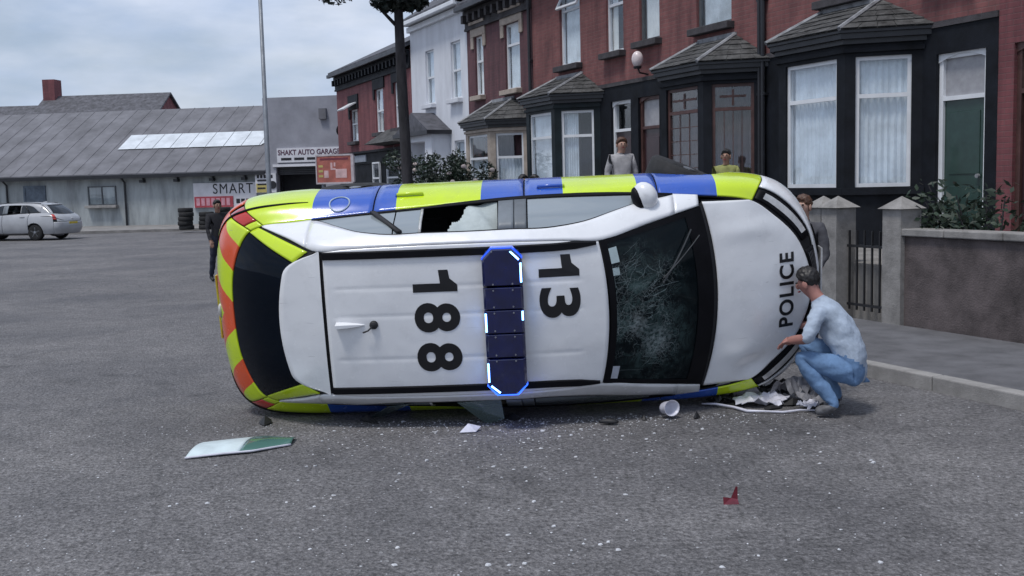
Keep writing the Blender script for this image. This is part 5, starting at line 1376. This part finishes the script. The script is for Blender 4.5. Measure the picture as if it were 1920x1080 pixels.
def person(label, loc, rz, J, top, legs, skin, hair, shoe=M_shoe, bare_arm=False, sub=2, longhair=False):
    """J: joint -> ((x,y,z), radius); x forward, y left"""
    p = empty('person', loc, rz); tag(p, label, 'person')
    E_ = [('pelvis','spine','top'),('spine','chest','top'),('chest','neckb','top'),('neckb','neck','skin'),('neck','head','skin'),('head','crown','skin')]
    for s_ in 'LR':
        E_ += [('chest','sh'+s_,'top'),('sh'+s_,'el'+s_,'top'),('el'+s_,'wr'+s_,'skin' if bare_arm else 'top'),('wr'+s_,'pa'+s_,'skin'),('pelvis','hip'+s_,'legs'),('hip'+s_,'kn'+s_,'legs'),('kn'+s_,'an'+s_,'legs'),('an'+s_,'toe'+s_,'shoe')]
        w = Vector(J['wr'+s_][0]); h = Vector(J['pa'+s_][0]); d = (h-w).normalized()
        side = Vector((0,0,1)).cross(d)
        if side.length < .2: side = Vector((1,0,0))
        side.normalize(); nrm = d.cross(side)
        for k in range(4):
            o = (k-1.5)*.021; L_ = (.062,.074,.068,.052)[k]
            a = h+side*o+d*.012; b = a+d*L_*.55-nrm*.006; c = b+d*L_*.45-nrm*.02
            for nm, q in (('f%s%da'%(s_,k),a),('f%s%db'%(s_,k),b),('f%s%dc'%(s_,k),c)): J[nm] = (tuple(q), .0085)
            E_ += [('pa'+s_,'f%s%da'%(s_,k),'skin'),('f%s%da'%(s_,k),'f%s%db'%(s_,k),'skin'),('f%s%db'%(s_,k),'f%s%dc'%(s_,k),'skin')]
        a = w.lerp(h,.5)+side*.03; b = a+side*.025+d*.03; J['t%sa'%s_] = (tuple(a),.011); J['t%sb'%s_] = (tuple(b),.009); E_ += [('wr'+s_,'t%sa'%s_,'skin'),('t%sa'%s_,'t%sb'%s_,'skin')]
    names = list(J); ix = {n: i for i, n in enumerate(names)}
    me = bpy.data.meshes.new('body'); me.from_pydata([J[n][0] for n in names], [(ix[a],ix[b]) for a,b,_ in E_], [])
    o = bpy.data.objects.new('body_tmp', me); COL.objects.link(o)
    sk = o.modifiers.new('skin','SKIN'); sk.use_smooth_shade = True
    for i, n in enumerate(names):
        r = J[n][1]; me.skin_vertices[0].data[i].radius = r if isinstance(r, tuple) else (r, r)
        me.skin_vertices[0].data[i].use_root = (n == 'pelvis')
    sb = o.modifiers.new('sub','SUBSURF'); sb.levels = sub; sb.render_levels = sub
    bm_ = bpy.data.meshes.new_from_object(o.evaluated_get(bpy.context.evaluated_depsgraph_get()))
    bpy.data.objects.remove(o)
    bm_.name = 'body'
    MT = {'skin': 0, 'top': 1, 'legs': 2, 'shoe': 3}
    bm_.materials.clear()
    for m in (skin, top, legs, shoe): bm_.materials.append(m)
    segs_ = [(Vector(J[a][0]), Vector(J[b][0]), MT[t], (J[a][1] if not isinstance(J[a][1],tuple) else J[a][1][0]), (J[b][1] if not isinstance(J[b][1],tuple) else J[b][1][0])) for a,b,t in E_]
    ctr = A([tuple(f.center) for f in bm_.polygons]); best = np.full(len(ctr), 1e9); mi_ = np.zeros(len(ctr), int)
    for a, b, t, ra, rb in segs_:
        a_, ab = A(tuple(a)), A(tuple(b-a)); k = np.clip(((ctr-a_)@ab)/max(1e-9, float(ab@ab)), 0, 1)
        d = np.linalg.norm(ctr-(a_+k[:,None]*ab), axis=1)-(ra+(rb-ra)*k)*.8
        w_ = d < best; best[w_] = d[w_]; mi_[w_] = t
    bm_.polygons.foreach_set('material_index', mi_.astype(np.int32)); bm_.polygons.foreach_set('use_smooth', np.ones(len(ctr), bool))
    # cloth folds: push clothed vertices along their normals
    cv = set(v for f in bm_.polygons if f.material_index in (1,2) for v in f.vertices)
    from mathutils import noise as mnoise
    for vi in cv:
        v = bm_.vertices[vi]; c = v.co*9+Vector((loc[0]*3,loc[1]*5,0)); c.z *= 2.1
        v.co += v.normal*(mnoise.noise(c)*.012+abs(mnoise.noise(c*2.3))*.007)
    bo = bpy.data.objects.new('body', bm_); COL.objects.link(bo); bo.parent = p
    hd = Vector(J['head'][0]); cw_ = Vector(J['crown'][0]); up_ = (cw_-hd).normalized(); r = J['head'][1]
    fw = J.get('_fwd', None)
    fwd = Vector(FW[0]) if FW else Vector((1,0,0))
    fwd = (fwd-up_*fwd.dot(up_)).normalized(); lf = up_.cross(fwd)
    MH = Matrix((fwd,lf,up_)).transposed().to_4x4(); MH.translation = hd
    def part(mb_, nm, mat): 
        q = mb_.build(nm, mat, p, smooth=True); q.matrix_local = MH; return q
    q = MB(); q.ell((-.012,0,.045),(r*1.16,r*1.08,r*1.12),16,10,fn=lambda x,y,z:(min(x,.62+.25*max(0,z)),y,max(z,-.75+.95*max(0,x+.35)) if not longhair else max(z,-1.6 if x < 0 else -.2)*1.0))
    q.v = [(x,y,z) for x,y,z in q.v]
    ho = part(q, 'hair', hair)
    sm = ho.modifiers.new('sub','SUBSURF'); sm.levels = 2; sm.render_levels = 2
    tx_ = bpy.data.textures.get('hair_tufts') or bpy.data.textures.new('hair_tufts', 'CLOUDS'); tx_.noise_scale = .02
    dm_ = ho.modifiers.new('tufts','DISPLACE'); dm_.texture = tx_; dm_.strength = .022; dm_.mid_level = .5
    q = MB(); q.ell((r*.84,0,-.004),(.018,.012,.024),8,6); part(q, 'nose', skin)
    for s_ in (1,-1):
        q = MB(); q.ell((-.005,s_*r*.98,.0),(.022,.010,.034),8,6); part(q, 'ear', skin)
        q = MB(); q.ell((r*.80,s_*.030,.024),(.010,.014,.008),8,6); part(q, 'eye', M_hairk)
    q = MB(); q.ell((r*.80,0,-.046),(.010,.026,.007),8,6); part(q, 'mouth', M_redtop)
    return p
FW = [(1,0,0)]
def stand(H=1.75, step=0.0, arms=0.0, lean=0.0, bulk=1.0):
    k = H/1.75; J = {}
    def j(n, x, y, z, r): J[n] = ((x*k+lean*max(0,z-.9), y*k, z*k), (r*k*bulk) if not isinstance(r,tuple) else tuple(q*k*bulk for q in r))
    j('pelvis',0,0,.95,(.15,.115)); j('spine',0,0,1.12,(.145,.11)); j('chest',0,0,1.33,(.165,.12)); j('neckb',.0,0,1.47,.065); j('neck',.015,0,1.53,.052); j('head',.03,0,1.615,.083); j('crown',.025,0,1.685,.068)
    for s_, sg in (('L',1),('R',-1)):
        f = step*sg
        j('sh'+s_,0,.185*sg,1.41,.062); j('el'+s_,-.02-f*.3+arms*.1,.255*sg,1.13,.047); j('wr'+s_,.06-f*.5+arms*.25,.25*sg,.90+arms*.25,.033); j('pa'+s_,.09-f*.55+arms*.3,.245*sg,.83+arms*.28,.034)
        j('hip'+s_,0,.095*sg,.88,.10); j('kn'+s_,.02+f*.5,.105*sg,.50,.068); j('an'+s_,-.02+f,.105*sg,.09,.045); j('toe'+s_,.13+f,.12*sg,.035,.035)
    return J
def face_to(x, y, tx=0.0, ty=0.0): return math.atan2(ty-y, tx-x)
def put(label, s, n, z, H, top, legs, skin, hair, turn=0.0, **kw):
    q = st(s, n, z); return person(label, tuple(q), face_to(q.x,q.y)+turn, stand(H, **{k: kw.pop(k) for k in list(kw) if k in ('step','arms','lean','bulk')}), top, legs, skin, hair, **kw)
put('person in light grey top standing in the front garden by the doors', 6.22, 2.2, .75, 1.80, M_grey, M_navy, M_skin, M_hairb, .3, bulk=1.12)
put('person in olive yellow top standing before the brown framed bay', 9.31, 2.2, .75, 1.48, M_olive, M_navy, M_skin2, M_hairk, -.3)
put('dark-haired person in black jacket before the teal bay window', 5.10, 3.6, .12, 1.84, M_blackc, M_navy, M_skin2, M_hairk, .6)
put('dark-haired person in charcoal hoodie beside the one in black jacket', 5.62, 3.6, .12, 1.83, M_char, M_jeans, M_skin, M_hairk, -.5)
q_ = person('person in black jacket walking on the road at the left end of the car', (-5.75, 21.0, 0), -.9, stand(1.62, step=.22), M_blackc, M_navy, M_skin2, M_hairk)
q_ = person('brown-haired person in charcoal hoodie behind the nose of the car', (2.82, 10.25, 0), -2.3, stand(1.64, arms=.5), M_char, M_navy, M_skin, M_hairb, longhair=True)
# crouching person at the front of the car: light blue jeans, red top, reaching for the wreck
M_palet = cloth('pale_blue_top', (.38,.45,.55)); M_gshoe = pm('grey_trainer', (.16,.16,.17), .6, var=.3, scale=14); M_skin3 = pm('ruddy_skin', (.36,.17,.14), .55, var=.1, scale=20)
Jc = {}
def jc(n, x, y, z, r): Jc[n] = ((x,y,z), r)
jc('pelvis',0,0,.36,(.16,.13)); jc('spine',.10,0,.52,(.15,.12)); jc('chest',.24,0,.72,(.165,.125)); jc('neckb',.33,0,.86,.066); jc('neck',.36,0,.91,.052); jc('head',.42,0,.985,.086); jc('crown',.435,0,1.055,.070)
jc('shL',.29,.19,.79,.062); jc('elL',.34,.30,.60,.050); jc('wrL',.47,.22,.585,.036); jc('paL',.53,.205,.555,.034)
jc('shR',.29,-.19,.79,.062); jc('elR',.37,-.31,.64,.050); jc('wrR',.52,-.22,.645,.036); jc('paR',.58,-.205,.615,.034)
jc('hipL',.04,.11,.33,.11); jc('knL',.44,.21,.46,.078); jc('anL',.14,.20,.09,.05); jc('toeL',.30,.23,.04,.038)
jc('hipR',.04,-.11,.33,.11); jc('knR',.50,-.20,.52,.078); jc('anR',.22,-.19,.09,.05); jc('toeR',.38,-.21,.04,.038)
FW[0] = (1,0,-.25)
person('person in pale blue top and jeans crouching at the front of the car', (2.64, 7.98, 0), math.radians(150), Jc, M_palet, M_jeans, M_skin3, M_hairk, shoe=M_gshoe, bare_arm=True, sub=3)
FW[0] = (1,0,0)

# ------------------------------------------------------------------ wreckage on the road
M_chip = pm('white_glass_chip', (.62,.63,.66), .35, var=.2, scale=40)
M_wplast = pm('white_plastic', (.62,.62,.70), .4, var=.1, scale=12)
M_blkp = pm('black_rubber_piece', (.012,.012,.014), .6, var=.2)
M_redp = pm('red_lens_piece', (.15,.010,.022), .25, var=.2, coat=.4)
M_scrap = pm('grey_bumper_scrap', (.22,.22,.24), .6, var=.3, scale=8)
rd_ = random.Random(21)
def chip(m, x, y, s_, r):
    h = s_*r.uniform(.25,.6); n = r.choice((4,5,6)); a0 = r.uniform(0,6)
    lo = [(x+math.cos(a0+2*PI*k/n)*s_*r.uniform(.6,1.1), y+math.sin(a0+2*PI*k/n)*s_*r.uniform(.5,1.0), .001) for k in range(n)]
    tl = (r.uniform(-.3,.3)*h, r.uniform(-.3,.3)*h)
    hi = [(px*.75+x*.25+tl[0], py*.75+y*.25+tl[1], h*r.uniform(.7,1.2)) for px,py,_ in lo]
    m.add(lo+hi, [tuple(range(n-1,-1,-1)), tuple(range(n,2*n))]+[(k,(k+1)%n,n+(k+1)%n,n+k) for k in range(n)])
fine = MB()
for k in range(2200):
    t = rd_.random()
    if t < .40: y = 8.15-abs(rd_.gauss(0,.22)); x = rd_.gauss(.0,1.1)
    elif t < .6: y = 8.1-abs(rd_.gauss(0,.8)); x = rd_.gauss(.1,1.2)
    else: y = rd_.uniform(3.6,8.2); x = rd_.uniform(-.52,.52)*y*.95
    chip(fine, x, y, rd_.choice((.003,.004,.005,.006,.008)), rd_)
tag(fine.build('glass_crumbs', M_chip), 'tiny white glass crumbs scattered over the asphalt', 'broken glass', kind='stuff')
for k in range(120):
    if k < 45: y = rd_.uniform(7.3,8.2); x = rd_.gauss(.0,1.0)
    else: y = rd_.uniform(4.3,7.6); x = rd_.uniform(-.34,.36)*y
    m = MB(); chip(m, 0, 0, rd_.uniform(.008,.019), rd_)
    o = m.build('glass_chip', M_chip); o.location = (x, y, .001)
    tag(o, 'small white chip of broken glass lying on the asphalt', 'debris', 'white glass chips on the road')
# green-tinted pane with a white edge, left foreground
gp = empty('broken_pane', (-1.80, 7.42, 0)); tag(gp, 'bent sheet of green tinted glass with white end lying on the road at left', 'debris')
def pane_fn(u, v):
    x = -.46+.66*u; w_ = .44*(1-.55*max(0,u-.65)/.35); yc = -.07+.19*u
    return A((x, yc+(v-.5)*w_, .012+.022*math.sin(PI*v)+.03*u*(1-u)))
M_green = glass_mat('green_glass', (.35,.55,.50), 1.5, .08, (.10,.22,.19), .75)
cb = grid(pane_fn, ls(0,.52,16), ls(0,1,8)); o = cb.build('white_end', pm('pale_film', (.60,.70,.72), .35, var=.12, scale=6), gp, smooth=True, solid=.006)
cb = grid(pane_fn, ls(.521,1,16), ls(0,1,8)); o = cb.build('green_end', M_green, gp, smooth=True, solid=.006)
cb = MB(); cb.tube([pane_fn(u,-.01) for u in ls(0,1,24)], .008, 6); cb.build('edge', M_wplast, gp, smooth=True)
def put_debris(m, name, mat, loc, rz, label, smooth=False, bevel=0, solid=0):
    o = m.build(name, mat, smooth=smooth, bevel=bevel, solid=solid); o.location = loc; o.rotation_euler = (0,0,rz); return tag(o, label, 'debris')
cup = MB(); cup.lathe([(.052,0),(.056,.012),(.070,.10),(.073,.105),(.066,.10),(.050,.014),(.002,.012)], 18)
o = put_debris(cup, 'plastic_cup', M_wplast, (1.15,8.06,.073), .4, 'crushed white plastic cup on the road below the windscreen', True); o.rotation_euler = (math.radians(82),0,.5); o.scale = (1,.85,.9)
bs = MB(); bs.ell((0,0,.022),(.075,.035,.025),14,8,fn=lambda x,y,z:(x,y*(.7+.4*x),z if z > -.4 else -.4)); put_debris(bs, 'rubber_piece', M_blkp, (.70,7.85,0), -.1, 'black rubber piece lying below the roof edge', True)
rp_ = MB(); rp_.add([(-.07,-.03,0),(.06,-.04,0),(.07,.03,.005),(-.05,.04,0),(-.07,-.02,.06),(.0,-.01,.045),(.06,.0,.03),(.045,.01,.13),(.065,.02,.125)], [(0,1,5,4),(1,6,5),(0,4,3),(4,5,3),(5,6,2,3),(5,7,6),(6,8,2),(6,7,8),(5,2,8,7),(3,2,1,0)])
o = put_debris(rp_, 'red_lens_piece', M_redp, (1.20,5.85,0), .1, 'jagged dark red lens fragment lying on the asphalt'); o.scale = (.68,.68,.72)
tw = MB(); tw.tube([(1.50,8.42,.02),(1.60,8.36,.028),(1.72,8.27,.02),(1.80,8.14,.014),(1.92,8.09,.02),(2.06,8.07,.014),(2.2,8.10,.02),(2.34,8.11,.012)], [.006,.010,.011,.013,.008,.010,.009,.007], 6)
tag(tw.build('trim_strip', M_wplast, smooth=True), 'long white trim strip curving over the road under the bonnet', 'debris')
def scrap(pts, loc, rz, mat, name, label, sol=.008):
    m = MB(); m.add([p for p in pts], [(0,1,2),(0,2,3),(0,3,4)] if len(pts) == 5 else [(0,1,2),(0,2,3)]); return put_debris(m, name, mat, loc, rz, label, solid=sol)
def crumple(w_, h_, amp, seed, mat, name, label, loc, rz, lift=.05):
    """torn, creased sheet of bumper plastic with a ragged outline"""
    from mathutils import noise as mn
    r = random.Random(seed); nx, ny = 14, 9; m = MB(); V = []
    for i in range(nx+1):
        for j in range(ny+1):
            u, v = i/nx-.5, j/ny-.5
            rg = 1+.22*mn.noise(Vector((u*6+seed, v*6, 3)))
            z = lift*(.6+mn.noise(Vector((u*3+seed*2, v*3, 0))))+amp*abs(mn.noise(Vector((u*7, v*7+seed, 1))))+amp*.8*(abs((u*3+v*2+seed*.37) % 1-.5))
            V.append((u*w_*rg, v*h_*rg, max(.006, z)))
    F = []
    for i in range(nx):
        for j in range(ny):
            u, v = (i+.5)/nx-.5, (j+.5)/ny-.5
            if math.hypot(u*2, v*2) > .88+.30*mn.noise(Vector((u*5+seed, v*5, 7))): continue
            F.append((i*(ny+1)+j, (i+1)*(ny+1)+j, (i+1)*(ny+1)+j+1, i*(ny+1)+j+1))
    m.add(V, F); o = m.build(name, mat, solid=.005); o.location = loc; o.rotation_euler = (0,0,rz); return tag(o, label, 'debris')
crumple(.50,.34,.06,3,M_wplast,'panel_scrap','creased white bumper scrap lying under the lower bonnet edge',(1.98,8.42,0),.1)
crumple(.42,.30,.10,5,M_scrap,'panel_scrap','crumpled grey bumper scrap at the front corner of the car',(2.26,8.56,0),.5,.12)
crumple(.40,.26,.08,8,M_scrap,'panel_scrap','torn grey plastic scrap beside the crouching person',(2.42,8.34,0),-.3,.06)
crumple(.34,.26,.09,11,M_blkp,'panel_scrap','torn black grille piece under the bonnet corner',(2.12,8.62,0),1.1,.10)
crumple(.30,.22,.06,14,M_blkp,'panel_scrap','creased black liner piece left of the white bumper scrap',(1.70,8.50,0),.2,.04)
crumple(.22,.16,.05,17,M_wplast,'panel_scrap','small creased white scrap at the feet of the crouching person',(2.30,8.22,0),.9,.03)
scrap([(0,0,.06),(-.08,-.05,.01),(.04,-.07,.01),(.10,.0,.03)], (-.35,7.75,0), .3, M_wplast, 'panel_scrap', 'small white plastic fragment below the roof number')
dkl = ['black grille shard lying under the bonnet edge','dark splintered bumper piece near the white trim strip','black plastic shard beside the crumpled grey scrap','small black shard right of the plastic cup','dark wiring clip lying left of the plastic cup','black trim shard below the rear side window','dark shard under the light bar end','thin black shard at the rear corner of the car']
for (x_, y_, sz), lb in zip([(1.75,8.42,.16),(2.02,8.25,.13),(2.22,8.38,.15),(1.38,7.98,.06),(.98,7.98,.05),(-1.15,8.15,.13),(-.02,8.12,.10),(-1.95,8.18,.12)], dkl):
    r_ = rd_.uniform; m = MB(); n_ = 6
    lo = [(math.cos(2*PI*k/n_)*sz*r_(.5,1.1), math.sin(2*PI*k/n_)*sz*.5*r_(.5,1.1), r_(.003,.02)) for k in range(n_)]
    m.add([(0,0,r_(.03,.07))]+lo, [(0,k+1,(k+1)%n_+1) for k in range(n_)]); put_debris(m, 'plastic_shard', M_blkp, (x_,y_,0), r_(0,3), lb, solid=.006)
bs = MB(); bs.ell((0,0,.03),(.05,.04,.035),10,7,fn=lambda x,y,z:(x*(1+.2*z),y,z)); put_debris(bs, 'rubber_piece', M_blkp, (-2.64,10.1,0), .3, 'small black rubber lump left of the rear bumper', True)

# ------------------------------------------------------------------ parked cars down the street, upright copies of the same body shape
P_plain = glass_mat('parked_car_glass', (.10,.12,.13), 1.6, .03, (.02,.025,.03), .5)
def parked(label, loc, rz, col):
    root = empty('parked_car', loc, rz); tag(root, label, 'car')
    paint = pm('paint_%d' % int(col[0]*1000+col[2]*77), col, .3, var=.08, scale=2, coat=.6)
    swap = {P_white: paint, P_check: paint, P_chev: paint, P_yel: paint, P_ws: P_plain, P_side: P_plain, P_rearg: P_plain}
    skip = ('light_bar','curtain_airbag','glass_sheet','whip_aerial','fuel_flap','mirror_wiring','roof_number','bonnet_lettering','cracks','sticker','wiper')
    def cp(o, par):
        c = o.copy(); COL.objects.link(c); c.parent = par
        for sl_ in c.material_slots:
            if sl_.material in swap:
                m_ = swap[sl_.material]; sl_.link = 'OBJECT'; sl_.material = m_
        for g in o.children:
            if g.name.split('.')[0] not in skip: cp(g, c)
        return c
    for ch in list(car.children):
        if ch.name.split('.')[0] in skip: continue
        c = cp(ch, root)
        if ch.name.startswith('door_mirror'):
            c2 = cp(ch, root); c2.location.y *= -1; c2.scale = (1,-1,1); c2.rotation_euler = (0,0,-.35)
parked('silver parked estate car before the garage at left', (-19.5, 42.5, 0), math.radians(168), (.36,.37,.39))
parked('dark blue parked estate car left of the silver one', (-27.0, 46.0, 0), math.radians(160), (.02,.035,.09))
